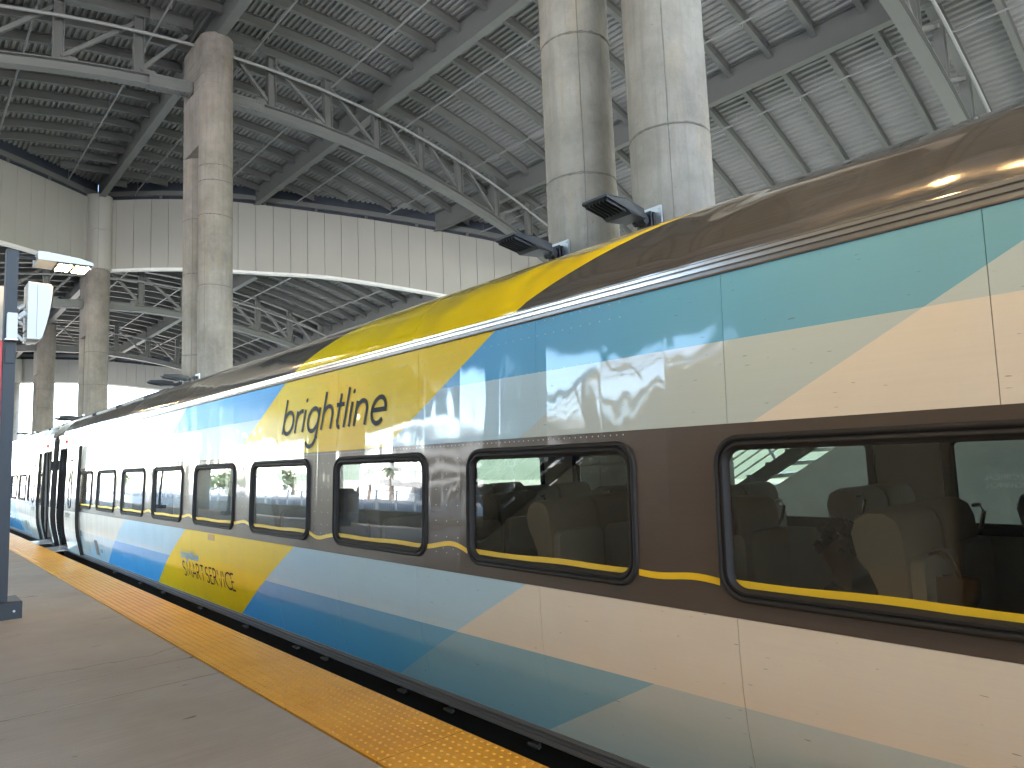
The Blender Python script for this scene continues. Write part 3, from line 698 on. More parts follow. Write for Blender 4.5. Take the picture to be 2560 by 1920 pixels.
class Coach:
    def __init__(s, label, mirror, liv, roof, detail):
        s.mir = mirror; s.liv = liv; s.roofm = roof; s.detail = detail
        s.root = thing('train_coach', label, 'train coach', (0, 0, 0), 'coaches of the passenger train')
        s.build()
    def Y(s, u): return 41.06 - u if s.mir else u
    def P(s, u, v, n=0.0): return (px(v) - n, s.Y(u), v)
    def grid(s, mb, us, vs, n=0.0, fold=0.012, fn=None):
        fn = fn or s.P; b = len(mb.v); nu = len(us)
        for v in vs:
            for u in us: mb.vert(fn(u, v, n), (u, v))
        for i in range(len(vs) - 1):
            for j in range(nu - 1): mb.face((b+i*nu+j, b+i*nu+j+1, b+(i+1)*nu+j+1, b+(i+1)*nu+j))
        if fold:
            edge = [(u, vs[0]) for u in us] + [(us[-1], v) for v in vs[1:]] + [(u, vs[-1]) for u in us[::-1][1:]] + [(us[0], v) for v in vs[::-1][1:]]
            c = len(mb.v)
            for u, v in edge: mb.vert(fn(u, v, n), (u, v)); mb.vert(fn(u, v, n - fold), (u, v))
            for k in range(len(edge) - 1): mb.face((c+2*k, c+2*k+1, c+2*k+3, c+2*k+2))
    def fin(s, mb, name, m, parent=None, smooth=35): return mb.build(name, m, parent or s.root, smooth)
    def decal(s, quads, u0, v0, name, m, parent=None, n=0.004):
        mb = MB()
        for q in quads:
            ids = []
            for a in q:
                if ids and a == q[-2] and a == q[-1] and len(ids) == 3: continue
                ids.append(mb.vert(s.P(u0 - a[0], v0 + a[1], n)))
            mb.face(ids)
        return mb.build(name, m, parent or s.root, fix=False)
    def build(s):
        rt = s.root; U0, U1 = -5.8, 20.1; D0, D1 = 18.8, 19.9
        seams = [U0, -4.57, -3.24, -1.91, -0.58, .75, 1.859, 3.187, 4.506, 5.814, 7.12, 8.44, 9.76, 11.08, 12.4, 13.72, 15.04, 16.36, 17.68, D0]
        lo_v = [-0.012, .1, .2, .3, .37, .45, .55, .64, .72, .80, .872]
        up_v = [1.768, 1.9, 2.0, 2.17, 2.35, 2.50]
        for a, b in zip(seams[:-1], seams[1:]):
            us = [a + 0.0014 + (b - a - 0.0028) * k / 3 for k in range(4)]
            for vs, nm in ((lo_v, 'lower_panel'), (up_v, 'upper_panel')):
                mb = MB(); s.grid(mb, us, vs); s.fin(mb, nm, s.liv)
        for vs, us in ((lo_v, [D1, U1]), (up_v[2:], [D1, U1]), ([.874, 1.3, 1.766], [D1, U1]), ([2.26, 2.35, 2.5], [D0, D1])):
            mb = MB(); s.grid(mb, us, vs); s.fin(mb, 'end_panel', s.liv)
        mb = MB()
        s.grid(mb, [U0, D0 - 0.01], [-0.1, 0, .2, .37, .55, .72, .88], -0.016, 0); s.grid(mb, [U0, D0 - 0.01], [1.76, 2.0, 2.5, 2.58], -0.016, 0)
        s.fin(mb, 'shell', M['jointbrown'])
        # ---- window band with openings
        wins = [(-1.955 * k + 1.9395, ) for k in range(0)]
        wr = [0.466 + 1.955 * k for k in range(-3, 9)]       # low-u edge of each window
        WW, W0, W1 = 1.474, 0.945, 1.715
        mb = MB(); i_ = 0.045
        vs0 = [.874, W0 + i_]; vs1 = [W1 - i_, 1.766]
        s.grid(mb, [U0, D0], vs0, 0, 0); s.grid(mb, [U0, D0], vs1, 0, 0)
        prev = U0
        for w in wr:
            s.grid(mb, [prev, (prev + w + i_) / 2, w + i_], [W0 + i_, 1.1, 1.3, 1.5, W1 - i_], 0, 0); prev = w + WW - i_
        s.grid(mb, [prev, D0], [W0 + i_, 1.1, 1.3, 1.5, W1 - i_], 0, 0)
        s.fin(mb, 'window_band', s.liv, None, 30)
        # ---- windows
        def rrect(u0, u1, v0, v1, rad, n=7):
            out = []
            for cu, cv, a in ((u1 - rad, v0 + rad, -90), (u1 - rad, v1 - rad, 0), (u0 + rad, v1 - rad, 90), (u0 + rad, v0 + rad, 180)):
                for k in range(n + 1):
                    t = radians(a + 90 * k / n); out.append((cu + rad * cos(t), cv + rad * sin(t)))
            return out
        fp = [(0, 0.0), (0.003, .014), (.014, .021), (.024, .017), (.029, .007), (.034, .007), (.039, .016), (.050, .016), (.056, .002), (.066, -.010), (.074, -.014)]
        def frame_mesh(u0, u1, v0, v1):
            mb = MB(); rows = []
            for t, h in fp: rows.append([mb.vert(s.P(p[0], p[1], h)) for p in rrect(u0 + t, u1 - t, v0 + t, v1 - t, 0.135 - t * 0.9)])
            n = len(rows[0])
            for a, b in zip(rows[:-1], rows[1:]):
                for k in range(n): mb.face((a[k], a[(k+1) % n], b[(k+1) % n], b[k]))
            return mb
        def pane_mesh(u0, u1, v0, v1, rad, n0):
            mb = MB(); ring = rrect(u0, u1, v0, v1, rad); n = len(ring)
            cu, cv = (u0 + u1) / 2, (v0 + v1) / 2
            for nn in (n0, n0 - 0.008):
                b = len(mb.v)
                for p in ring: mb.vert(s.P(p[0], p[1], nn))
                c = mb.vert(s.P(cu, cv, nn))
                # flat glazing: one polygon per face
                mb.face([b + k for k in range(n)])
            for k in range(n): mb.face((k, (k+1) % n, n + 1 + (k+1) % n, n + 1 + k))
            mb.v.pop(); mb.uv.pop()
            return mb
        def clean(mb):   # drop the unused centre of the first ring
            return mb
        f0 = frame_mesh(wr[3], wr[3] + WW, W0, W1).mesh('window', M['black'], 60)
        g0 = pane_mesh(wr[3] + .07, wr[3] + WW - .07, W0 + .07, W1 - .07, .075, -0.012).mesh('pane', M['glass'])
        for k, w in enumerate(wr):
            dy = s.Y(w) - s.Y(wr[3])
            fo = inst(f0, 'window', rt, (0, dy, 0)); inst(g0, 'pane', fo)
            if s.detail:
                for e in (0.32, 1.15): 
                    mb = MB(); c = s.P(wr[3] + e, W0 + .028, .008); mb.obox(c, (0.004, 0, 0), (0, .028, 0), (0, 0, .006)); mb.build('weep_slot', M['under'], fo)
                mb = MB(); N = 14
                for j in range(N + 1):
                    u = wr[3] + .072 + (WW - .144) * j / N; v = 1.028 + 0.004 * sin(j * 0.7 + k)
                    for e in (-.0165, .0165): mb.vert(s.P(u, v + e, -.0095))
                for j in range(N): mb.face((2*j, 2*j+1, 2*j+3, 2*j+2))
                mb.build('glass_stripe', M['stripe_glass'], fo, fix=False)
        if s.detail:
            for k in range(len(wr) - 1):
                a, b = wr[k] + WW, wr[k + 1]; mb = MB(); N = 12; sg = [0.004, 0.004, 0.004, 0.003, 0.026, -.026, .018, .02, .022, .02][k % 10]
                for j in range(N + 1):
                    t = j / N; u = a + (b - a) * t; v = 1.028 + sg * sin(pi * t) * 1.4 + 0.008 * sin(2 * pi * t)
                    for e in (-.0165, .0165): mb.vert(s.P(u, v + e, .0028))
                for j in range(N): mb.face((2*j, 2*j+1, 2*j+3, 2*j+2))
                mb.build('yellow_stripe', M['stripe'], rt, fix=False)
        # ---- rails along the side
        def rail(prof, name, m, u0=U0, u1=U1):
            mb = MB(); mb.sweep(prof, [lambda q, u=u: s.P(u, q[1], q[0]) for u in (u0, u1)]); return mb.build(name, m, rt)
        rail([(-.01, -.074), (.012, -.072), (.020, -.060), (.020, -.052), (.010, -.046), (.010, -.040), (.018, -.034), (.016, -.020), (-.01, -.014)], 'rubbing_strip', M['rub'])
        mb = MB(); s.grid(mb, [U0, 5, 11, D0], [-.112, -.095, -.076], 0.0, .012); s.fin(mb, 'sill_panel', s.liv)
        rail([(-.03, 2.502), (.006, 2.503), (.012, 2.510), (.012, 2.524), (.004, 2.527), (.004, 2.531), (.018, 2.534), (.020, 2.550), (.008, 2.554), (.008, 2.558), (.022, 2.562), (.024, 2.576), (.012, 2.583), (-.03, 2.585)], 'gutter_rail', M['cant'])
        # ---- roof
        def RP(u, h, n):
            x, z = catmull(h); return (x, s.Y(u), z + n)
        hs = [2.60, 2.62, 2.645, 2.68, 2.72, 2.76, 2.81, 2.87, 2.93, 3.0, 3.08, 3.16, 3.25, 3.4, 3.6, 3.9, HTOP]
        ru = [U0, -.7, 4.6, 9.9, 13.2, 15.4, 17.6, 19.7]
        for a, b in zip(ru[:-1], ru[1:]):
            mb = MB(); us = [a + .003 + (b - a - .006) * k / 4 for k in range(5)]
            s.grid(mb, us, hs, 0, .02, RP); s.fin(mb, 'roof_panel', s.roofm, None, 40)
        mb = MB(); N = len(hs)
        for sgn in (1,):
            for u in (U0, 19.7):
                for h in hs: 
                    x, z = catmull(h); mb.vert((2 * XC - x, s.Y(u), z), (u, h))
        for i in range(N - 1): mb.face((i, i + 1, N + i + 1, N + i))
        for u in (U0 + 0.05, 19.65):
            ids = [mb.vert((catmull(h)[0], s.Y(u), catmull(h)[1] - .03)) for h in hs] + [mb.vert((2*XC - catmull(h)[0], s.Y(u), catmull(h)[1] - .03)) for h in hs[::-1]]
            mb.face(ids)
        mb.box(3.03, 6.07, *sorted((s.Y(U0 + .05), s.Y(19.65))), 2.55, 2.59)
        mb.build('roof_far_slope', s.roofm, rt, 40)
        # roof equipment pods toward the end
        for a, b, h0, h1 in ((13.6, 15.2, 3.02, 3.5), (15.6, 17.4, 3.0, 3.5), (17.8, 19.5, 3.0, 3.5)):
            mb = MB(); s.grid(mb, [a, a + .06, b - .06, b], [h0, h0 + .08, h1 - .1, h1], 0.035, .06, RP); s.fin(mb, 'roof_hatch', M['blackmetal'])
        # ---- ends, far side, under
        ye = sorted((s.Y(U1), s.Y(U1 - .05)))
        vs = [-.1, .2, .55, .88, 1.76, 2.5]
        for u in (U1 - .02, U0 + .02):
            mb = MB(); ids = [mb.vert(s.P(u, v, -.01)) for v in vs] + [mb.vert((2*XC - px(v) - .01, s.Y(u), v)) for v in vs[::-1]]
            mb.face(ids); mb.build('end_wall', M['blackmetal'], rt)
        mb = MB(); y0, y1 = sorted((s.Y(U0), s.Y(U1)))
        for v0, v1 in ((-.1, W0 + .05), (W1 - .05, 2.55)):
            mb.box(6.04, 6.10, y0, y1, v0, v1)
        prev = U0
        for w in wr + [None]:
            e = w + .05 if w is not None else U1
            a, b = sorted((s.Y(prev), s.Y(e))); mb.box(6.04, 6.10, a, b, W0 + .05, W1 - .05)
            if w is not None: prev = w + WW - .05
        mb.build('far_side_wall', M['liner'] if s.detail else s.liv, rt)
        if s.detail:
            for w in wr[1:7]:
                a = w; mb = MB(); rows = []
                for t, x in ((0.0, 6.025), (.01, 6.01), (.07, 6.015), (.085, 6.06)):
                    rows.append([mb.vert((x, p[0], p[1])) for p in rrect(a + t, a + WW - t, W0 + t, W1 - t, .12 - t)])
                n = len(rows[0])
                for A, B in zip(rows[:-1], rows[1:]):
                    for k in range(n): mb.face((A[k], A[(k+1) % n], B[(k+1) % n], B[k]))
                fo = mb.build('far_window', M['black'], rt)
                mb = MB(); mb.box(6.062, 6.07, a + .06, a + WW - .06, W0 + .06, W1 - .06); mb.build('pane', M['glass_far'], fo)
        mb = MB(); mb.box(3.13, 5.97, y0 + .1, y1 - .1, -.95, -.108); mb.build('underframe', M['under'], rt)
        mb = MB(); mb.box(3.125, 3.145, y0, y1 - (2.3 if not s.mir else 0), -.62, -.112)
        mb.build('skirt', M['under'], rt)
        mb = MB(); mb.box(3.05, 6.03, y0 + .1, y1 - .1, -.09, 0.0); mb.build('floor', M['carpet'], rt)
        mb = MB(); mb.box(3.06, 6.03, y0 + .1, y1 - .1, 2.36, 2.40); mb.build('ceiling', M['liner'], rt)
        if s.detail:
            mb = MB(); mb.box(5.45, 6.02, y0 + .2, 18, 1.95, 2.2); mb.build('luggage_rack', M['liner'], rt)
            mb = MB(); mb.box(3.10, 6.0, -3.1, -3.0, 0, 2.36); mb.box(3.1, 4.1, 17.9, 18.0, 0, 2.36); mb.box(5.0, 6, 17.9, 18.0, 0, 2.36); mb.build('bulkhead', M['liner'], rt)
            for y in (9.9, 8.31, 6.96, 6.34, 4.99, 4.36, 3.45, 2.6, 11.6, 12.9, 14.7):
                mb = MB(); mb.box(3.085, 3.125, y - .028, y + .028, -.165, -.135); mb.tube([(3.088, y - .05, -.150), (3.088, y + .05, -.150)], .012, 8)
                mb.build('clamp', M['rub'], rt)
            # rivets, joined: far too small to pick apart
            mb = MB(); rr = random.Random(3)
            def riv(u, v):
                b = len(mb.v); r = .0045
                for k in range(6): mb.vert(s.P(u + r * cos(k * pi / 3), v + r * sin(k * pi / 3), 0.0002))
                c = mb.vert(s.P(u, v, .0012))
                for k in range(6): mb.face((b + k, b + (k + 1) % 6, c))
            for v, st in ((2.485, .075), (2.40, .075), (2.17, .11), (2.075, .055), (1.99, .075), (1.80, .045), (1.748, .045), (1.03, .12)):
                u = 2.5
                while u < 12:
                    if not (v < 1.74 and any(w - .02 < u < w + WW + .02 for w in wr)): riv(u, v)
                    u += st
            for w in wr[5:]:
                for du in (-.11, -.24, -.37):
                    for j in range(7): riv(w + du, 1.0 + j * .11)
            ro = mb.build('rivets', s.liv, rt); ro['kind'] = 'stuff'
        # ---- doorway, plug door leaf slid open, step
        lx0 = 2.885
        mb = MB(); vs = [-.02, .2, .37, .55, .72, .88, 1.3, 1.76, 2.0, 2.25]
        def L(u, v, n): return (px(v) - .085 - n, s.Y(u), v)
        s.grid(mb, [17.22, 17.6, 18.06, 18.44], vs, 0, .05, L); leaf = s.fin(mb, 'door', s.liv)
        for e0, e1 in ((17.195, 17.222), (18.438, 18.465)):
            mb = MB(); s.grid(mb, [e0, e1], vs, -.004, .06, L); mb.build('door_seal', M['black'], leaf)
        ring = rrect(17.70, 18.02, .93, 1.98, .11)
        mb = MB(); rows = [[mb.vert(L(*p, h)) for p in rrect(17.70 + t, 18.02 - t, .93 + t, 1.98 - t, .11 - t)] for t, h in ((0, 0), (.008, .012), (.035, .012), (.04, 0.002))]
        n = len(rows[0])
        for A, B in zip(rows[:-1], rows[1:]):
            for k in range(n): mb.face((A[k], A[(k+1) % n], B[(k+1) % n], B[k]))
        mb.build('door_window_frame', M['black'], leaf)
        mb = MB(); ids = [mb.vert(L(*p, .003)) for p in rrect(17.74, 17.98, .97, 1.94, .07)]; mb.face(ids); mb.build('door_glass', M['glass'], leaf)
        mb = MB(); a, b = sorted((s.Y(D0), s.Y(D1)))
        mb.box(3.06, 3.10, a - .02, a, 0, 2.26); mb.box(3.06, 3.10, b, b + .02, 0, 2.26)
        s.grid(mb, [D0 - .03, D0], vs, .012, .05); s.grid(mb, [D1, D1 + .03], vs, .012, .05); mb.box(2.97, 3.05, a, b, 2.235, 2.27)
        mb.build('door_frame', M['black'], rt)
        mb = MB(); mb.box(3.9, 3.95, a - .6, b + .1, 0, 2.3); mb.box(3.1, 3.95, a - .65 if not s.mir else b + .6, a - .6 if not s.mir else b + .65, 0, 2.3); mb.build('vestibule_wall', M['liner'], rt)
        mb = MB(); mb.box(2.70, 3.05, a + .02, b - .02, -.045, -.02); mb.box(2.695, 2.72, a + .02, b - .02, -.05, -.012); mb.build('step_plate', M['plate'], rt)
        mb = MB(); c = s.P(19.2, 2.41, .02); mb.tube([(c[0] + .02, c[1], c[2]), (c[0] - .02, c[1], c[2])], .05, 14); mb.tube([(c[0] + .02, c[1] + .12, c[2]), (c[0] - .012, c[1] + .12, c[2])], .03, 10); mb.build('door_lamp', M['redlens'], rt, 40)
        for u0, u1, v0, v1 in ((15.60, 15.86, .09, .38), (15.30, 15.36, .16, .23), (17.02, 17.16, .38, .5)):
            mb = MB(); s.grid(mb, [u0, u1], [v0, v1], .006, .01); h = mb.build('hatch_plate', M['rub'], rt)
        q = text_quads('brightline', LOW, .085, .013, .3, .55); s.decal(q, 18.30, .74, 'lettering', M['lettering'], leaf, .092)
        # gangway bellows
        if s.detail:
            mb = MB(); K = 12
            prof = [(3.16, -.05), (3.12, .5), (3.12, 1.7), (3.18, 2.45), (3.4, 2.75), (4.55, 2.95), (5.7, 2.75), (5.92, 2.45), (5.98, 1.7), (5.98, .5), (5.94, -.05)]
            mb.sweep(prof, [lambda q, i=i: (XC + (q[0] - XC) * (1 - (.03 if i % 2 else 0)), U1 + .86 * i / K, q[1] * (1 - (.015 if i % 2 else 0))) for i in range(K + 1)])
            mb.build('gangway_bellows', M['bellows'], rt)
            # lettering on the yellow field
            s.decal(text_quads('brightline', LOW, .214, .040, .31, 1.99), 7.0 + .0, 1.972, 'lettering', M['lettering'])
            s.decal(text_quads('brightblue', LOW, .066, .017, .28, .70), 10.25, .492, 'lettering', M['letter_blue'])
            tw = sum(CAP[c][1] for c in 'SMART SERVICE'); w1 = 1.9 * sum(CAP[c][1] for c in 'SMART') / tw; w2 = 1.9 * sum(CAP[c][1] for c in 'SERVICE') / tw
            s.decal(text_quads('SMART', CAP, .192, .021, 0, w1, True), 10.24, .254, 'lettering', M['lettering'])
            s.decal(text_quads('SERVICE', CAP, .192, .021, 0, w2, True), 10.24 - 1.9 + w2, .254, 'lettering', M['lettering'])
            mb = MB(); s.grid(mb, [8.93, 9.16], [.785, .86], .005, .006); mb.build('bronze_plate', M['gold'], rt)
            s.seats()
    def seats(s):
        pf = [(0, .46), (-.015, .8), (-.02, 1.1), (-.01, 1.27), (.01, 1.325), (.06, 1.355), (.13, 1.355), (.19, 1.325), (.215, 1.26), (.20, 1.18), (.15, 1.1), (.115, 1.02), (.10, .85), (.115, .65), (.15, .46)]
        def cushion(x0, x1):
            mb = MB(); secs = [(x0, .94), (x0 + .02, .985), (x0 + .05, 1), (x1 - .05, 1), (x1 - .02, .985), (x1, .94)]
            mb.sweep(pf, [lambda q, x=x, k=k: (x, .08 + (q[0] - .08) * k, .46 + (q[1] - .46) * (1 - (1 - k) * .25)) for x, k in secs]); return mb.mesh('seat', M['seat'], 50)
        def shell(x0, x1):
            mb = MB(); ring = [(x0, .30), (x1, .30)]
            for k in range(6): t = radians(15 * k * 1.2); ring.append((x1 - .06 + .06 * cos(t), 1.10 + .06 * sin(t)))
            for k in range(6): t = radians(90 + 18 * k); ring.append((x0 + .06 + .06 * cos(t), 1.10 + .06 * sin(t)))
            n = len(ring)
            for y in (-.075, -.02):
                for p in ring: mb.vert((p[0], y, p[1]))
            mb.face(list(range(n))[::-1]); mb.face([n + k for k in range(n)])
            for k in range(n): mb.face((k, (k+1) % n, n + (k+1) % n, n + k))
            mb.box(x0 + .1, x1 - .1, -.09, -.075, .62, .78)
            return mb.mesh('seat_shell', M['shell'], 50)
        def base(x0, x1):
            mb = MB(); mb.box(x0 + .01, x1 - .01, .08, .55, .34, .47); mb.box(x0 + .08, x1 - .08, .1, .45, 0.001, .34); return mb.mesh('seat_base', M['seat'])
        def handle(x):
            mb = MB(); mb.tube([(x, .0, 1.31), (x, -.035, 1.315), (x, -.05, 1.28), (x, -.03, 1.2), (x, .04, 1.12), (x, .08, 1.08)], .011, 8); return mb.mesh('grab_handle', M['chrome'], 60)
        for x0, x1, hx, off in ((3.24, 3.70, None, .15), (3.74, 4.20, 4.2, .15), (4.76, 5.22, 4.755, .97), (5.26, 5.72, None, .97)):
            c, sh, bs = cushion(x0, x1), shell(x0 + .02, x1 - .02), base(x0, x1); hd = handle(hx) if hx else None
            for k in range(-1, 8):
                y = off + 1.08 * k; o = inst(c, 'seat', s.root, (0, y, 0)); inst(sh, 'seat_shell', o); inst(bs, 'seat_base', o)
                if hd: inst(hd, 'grab_handle', o)
M['bellows'] = simple('brown rubber bellows', (0.10, 0.085, 0.07), 0.7, var=0.2)
coach = Coach('near passenger coach with yellow diagonal band, blue and cream bands and bronze roof', False, M['livery'], M['roof'], True)
coach2 = Coach('second passenger coach beyond the gangway with its dark doorway open', True, M['livery2'], M['roof2'], False)

# ---- passenger and bags inside the near coach
def skin_obj(name, verts, edges, radii, m, parent, sub=2):
    me = bpy.data.meshes.new(name); me.from_pydata(verts, edges, []); o = bpy.data.objects.new(name, me); COL.objects.link(o)
    o.parent = parent; md = o.modifiers.new('Skin', 'SKIN'); md.use_smooth_shade = True
    for v, rr in zip(me.skin_vertices[0].data, radii): v.radius = (rr, rr) if not isinstance(rr, tuple) else rr
    me.skin_vertices[0].data[0].use_root = True
    sd_ = o.modifiers.new('Subdivision', 'SUBSURF'); sd_.levels = sub; sd_.render_levels = sub
    me.materials.append(m); return o
pr = thing('person', 'person in a dark jacket with dark curly hair slumped in the window seat', 'person', (3.47, 1.5, 0.0))
bv = [(0, -.02, .56), (0, -.01, .78), (0, .02, .98), (0, .07, 1.06), (0, .12, 1.14), (0, .15, 1.21),
      (.1, .02, .55), (.12, .42, .56), (.12, .46, .12), (.12, .56, .05), (-.1, .02, .55), (-.12, .42, .56), (-.12, .46, .12), (-.12, .56, .05),
      (.17, .03, .96), (.21, .1, .72), (.1, .28, .66), (-.17, .03, .96), (-.21, .1, .72), (-.1, .28, .66)]
be = [(0, 1), (1, 2), (2, 3), (3, 4), (4, 5), (0, 6), (6, 7), (7, 8), (8, 9), (0, 10), (10, 11), (11, 12), (12, 13), (2, 14), (14, 15), (15, 16), (2, 17), (17, 18), (18, 19)]
brd = [.15, .13, .13, .055, .085, .075, .09, .07, .05, .045, .09, .07, .05, .045, .06, .045, .035, .06, .045, .035]
skin_obj('body', bv, be, brd, M['skin'], pr)
skin_obj('jacket', [bv[i] for i in (0, 1, 2, 14, 15, 16, 17, 18, 19)] + [(0, .03, 1.02)], [(0, 1), (1, 2), (2, 3), (3, 4), (4, 5), (2, 6), (6, 7), (7, 8), (2, 9)], [.175, .16, .155, .085, .068, .055, .085, .068, .055, .09], M['jacket'], pr)
skin_obj('trousers', [bv[i] for i in (0, 6, 7, 8, 10, 11, 12)], [(0, 1), (1, 2), (2, 3), (0, 4), (4, 5), (5, 6)], [.165, .105, .085, .065, .105, .085, .065], M['jacket'], pr)
mb = MB(); rr = random.Random(5)
for k in range(140):
    a, b = rr.uniform(0, 2 * pi), rr.uniform(-.3, 1.5); q = Vector((.095 * cos(a) * cos(b), .13 + .105 * sin(a) * cos(b) - .03, 1.19 + .1 * sin(b) - .02))
    if sin(a) * cos(b) > .75: continue
    rad = rr.uniform(.02, .032); bb = len(mb.v)
    for th, ph in ((0, 0), (90, 0), (90, 90), (90, 180), (90, 270), (180, 0)):
        mb.vert(q + Vector((sin(radians(th)) * cos(radians(ph)), sin(radians(th)) * sin(radians(ph)), cos(radians(th)))) * rad)
    for f in ((0, 1, 2), (0, 2, 3), (0, 3, 4), (0, 4, 1), (5, 2, 1), (5, 3, 2), (5, 4, 3), (5, 1, 4)): mb.face([bb + i for i in f])
mb.build('hair', M['hair'], pr, 80)
def tote(name, label, c, L, Wd, H_, taper, m, handles, rz=0):
    t = thing(name, label, 'bag', c, None, rz); mb = MB(); secs = [(0, .82), (.04, .9), (H_ * .5, .97), (H_, 1.0)]
    ring = []
    for k in range(24):
        a = 2 * pi * k / 24; ca, sa = cos(a), sin(a); ring.append((L / 2 * math.copysign(abs(ca) ** .35, ca), Wd / 2 * math.copysign(abs(sa) ** .6, sa)))
    for z, k_ in secs:
        kk = 1 - (1 - k_) * taper
        for q in ring: mb.vert((q[1] * (1 - (z / H_) * .45), q[0] * kk, z))
    n = 24
    for i in range(3):
        for k in range(n): mb.face((i*n+k, i*n+(k+1) % n, (i+1)*n+(k+1) % n, (i+1)*n+k))
    mb.face(list(range(n))[::-1]); mb.build('bag_body', m, t, 50)
    for s_ in (-1, 1):
        pts = [(s_ * Wd * .22, L * .22 * cos(pi - pi * k / 10), H_ - .02 + handles * sin(pi * k / 10)) for k in range(11)]
        MB().tube(pts, .006, 6).build('handle', m, t, 60)
    return t
tote('handbag', 'brown leather handbag with thin loop handles standing on the black bag', (3.42, 1.15, .90), .30, .14, .17, 2.2, M['tan'], .12)
tote('black_bag', 'large black bag with chain links standing behind the window seat', (3.42, 1.06, .34), .42, .24, .56, 1, M['blackbag'], .03)

# ================================================================== POSTS, LAMPS, SPEAKERS
def lamp_post(loc, label, rz=0):
    t = thing('lamp_post', label, 'lamp post', loc, 'dark platform posts', rz)
    MB().box(-.0625, .0625, -.075, .075, .2, 4.43).build('post', M['post'], t)
    mb = MB(); mb.box(-.25, .2, -.16, .40, 0, .19); n = len(mb.v)
    for z, i in ((.19, 0), (.2, .012)):
        for q in ((-.25+i, -.16+i), (.2-i, -.16+i), (.2-i, .40-i), (-.25+i, .40-i)): mb.vert((*q, z))
    for k in range(4): mb.face((n+k, n+(k+1) % 4, n+4+(k+1) % 4, n+4+k))
    mb.face((n+4, n+5, n+6, n+7)); b = mb.build('base_block', M['post'], t)
    for x in (-.12, .12): MB().tube([(x, -.168, .09), (x, -.155, .09)], .014, 6).build('bolt', M['plate'], b)
    MB().box(-.045, .045, -.115, -.075, 3.02, 3.22).build('junction_box', M['post'], t)
    return t
P1 = lamp_post((1.0, 10.42, 0), 'dark steel post on a square block beside the white loudspeaker')
def led_head(loc, label, rz=0):
    t = thing('area_light', label, 'lamp', loc, 'lit platform lamps', rz)
    mb = MB(); prof = [(0, 0), (.60, 0), (.60, .035), (.45, .075), (.1, .105), (0, .105)]   # tapering housing, x along the arm
    mb.sweep(prof, [lambda q, y=y: (q[0], y, q[1]) for y in (0, .02, .46, .48)]); mb.build('housing', M['lampgrey'], t)
    MB().box(.205, .59, .03, .45, -.012, 0.001).build('lens_bezel', M['blackmetal'], t)
    for a, b in ((.225, .385), (.41, .575)):
        lm = MB().box(a, b, .055, .425, -.016, -.011).build('led_module', M['lampgrey'], t)
        for q in range(3):
            w_ = (b - a) / 3; MB().box(a + w_ * (q + .2), a + w_ * (q + .8), .065, .415, -.021, -.0165).build('led_strip', M['led'], lm)
    MB().tube([(-.2, .24, .06), (0.01, .24, .06)], .025, 8).build('arm', M['post'], t)
    MB().box(.60, .615, .22, .26, .0, .045).build('sensor', M['plate'], t)
    return t
A1 = led_head((1.25, 10.25, 4.33), 'lit silver lamp head with two warm glowing modules beside the dark post')
for x, y, rz, w in ((1.25, 1.15, 0, 'above the viewer'), (1.25, -7.6, 0, 'behind the viewer'), (1.25, 19.4, 0, 'second down the platform'), (1.25, 28.5, 0, 'third down the platform')):
    dup(A1, (x, y, 4.33), 'lit silver platform lamp ' + w, rz)
    if y > 15 or y < 0: dup(P1, (x - .25, y + .17, 0), 'dark steel post carrying the lamp ' + w)
for y, w in ((11.6, 'by the escalator foot'), (24.0, 'midway'), (36.0, 'beyond midway'), (48.0, 'far down')):
    dup(A1, (-7.0, y + .5, 4.33), 'lit lamp over the opposite platform edge ' + w, pi)
    dup(P1, (-6.75, y + .17, 0), 'dark post by the opposite platform edge ' + w)
# loudspeaker: side view, curved grille toward the train
def speaker(loc, label, rz=0, cable=True):
    t = thing('loudspeaker', label, 'loudspeaker', loc, 'white loudspeakers on the post', rz)
    prof = [(0, 0), (.13, 0), (.155, .03)] + [(.155 + .095 * sin(k / 8 * pi / 2), .03 + .62 * k / 8) for k in range(1, 9)] + [(.245, .69), (.225, .71), (0, .72)]
    mb = MB(); mb.sweep(prof, [lambda q, y=y, k=k: (q[0] * k + .003, y, .36 + (q[1] - .36) * k) for y, k in ((0, .975), (.012, 1), (.388, 1), (.40, .975))]); mb.build('cabinet', M['white'], t, 40)
    pr2 = [(q[0] + .012, q[1]) for q in prof[2:12]]
    mb = MB()
    for y in (.02, .38):
        for q in pr2: mb.vert((q[0], y, q[1]))
    n = len(pr2)
    for k in range(n - 1): mb.face((k, k + 1, n + k + 1, n + k))
    mb.build('grille', M['lampgrey'], t, 60)
    MB().box(.095, .098, -.003, 0.002, .03, .69).build('seam_line', M['rub'], t)
    MB().tube([(-.01, .2, .45), (-.08, .2, .40), (-.09, .2, .25), (-.01, .2, .2)], .03, 8).build('bracket', M['white'], t, 60)
    if cable: MB().tube([(0.0, .12, .12), (-.03, .1, .08), (-.09, .08, .10), (-.14, .05, .16)], .007, 6).build('cable', M['blackmetal'], t)
    return t
speaker((1.155, 10.22, 3.31), 'white wedge loudspeaker bracketed to the dark post under the lit lamp')
speaker((1.03, 10.75, 3.33), 'second white loudspeaker half hidden behind the first one', pi * .5, False)
mk = thing('mounting_box', 'white bracket box clamped to the dark post beside the loudspeaker', 'bracket', (1.0, 10.34, 3.3))
MB().box(-.04, .06, -.12, .0, 0, .32).build('box', M['white'], mk); MB().tube([(.06, -.06, .26), (.13, -.05, .34), (.16, -.02, .30)], .03, 8).build('arm', M['white'], mk, 60); MB().tube([(.06, -.06, .06), (.12, -.05, .0), (.16, -.02, .04)], .025, 8).build('arm', M['white'], mk, 60)
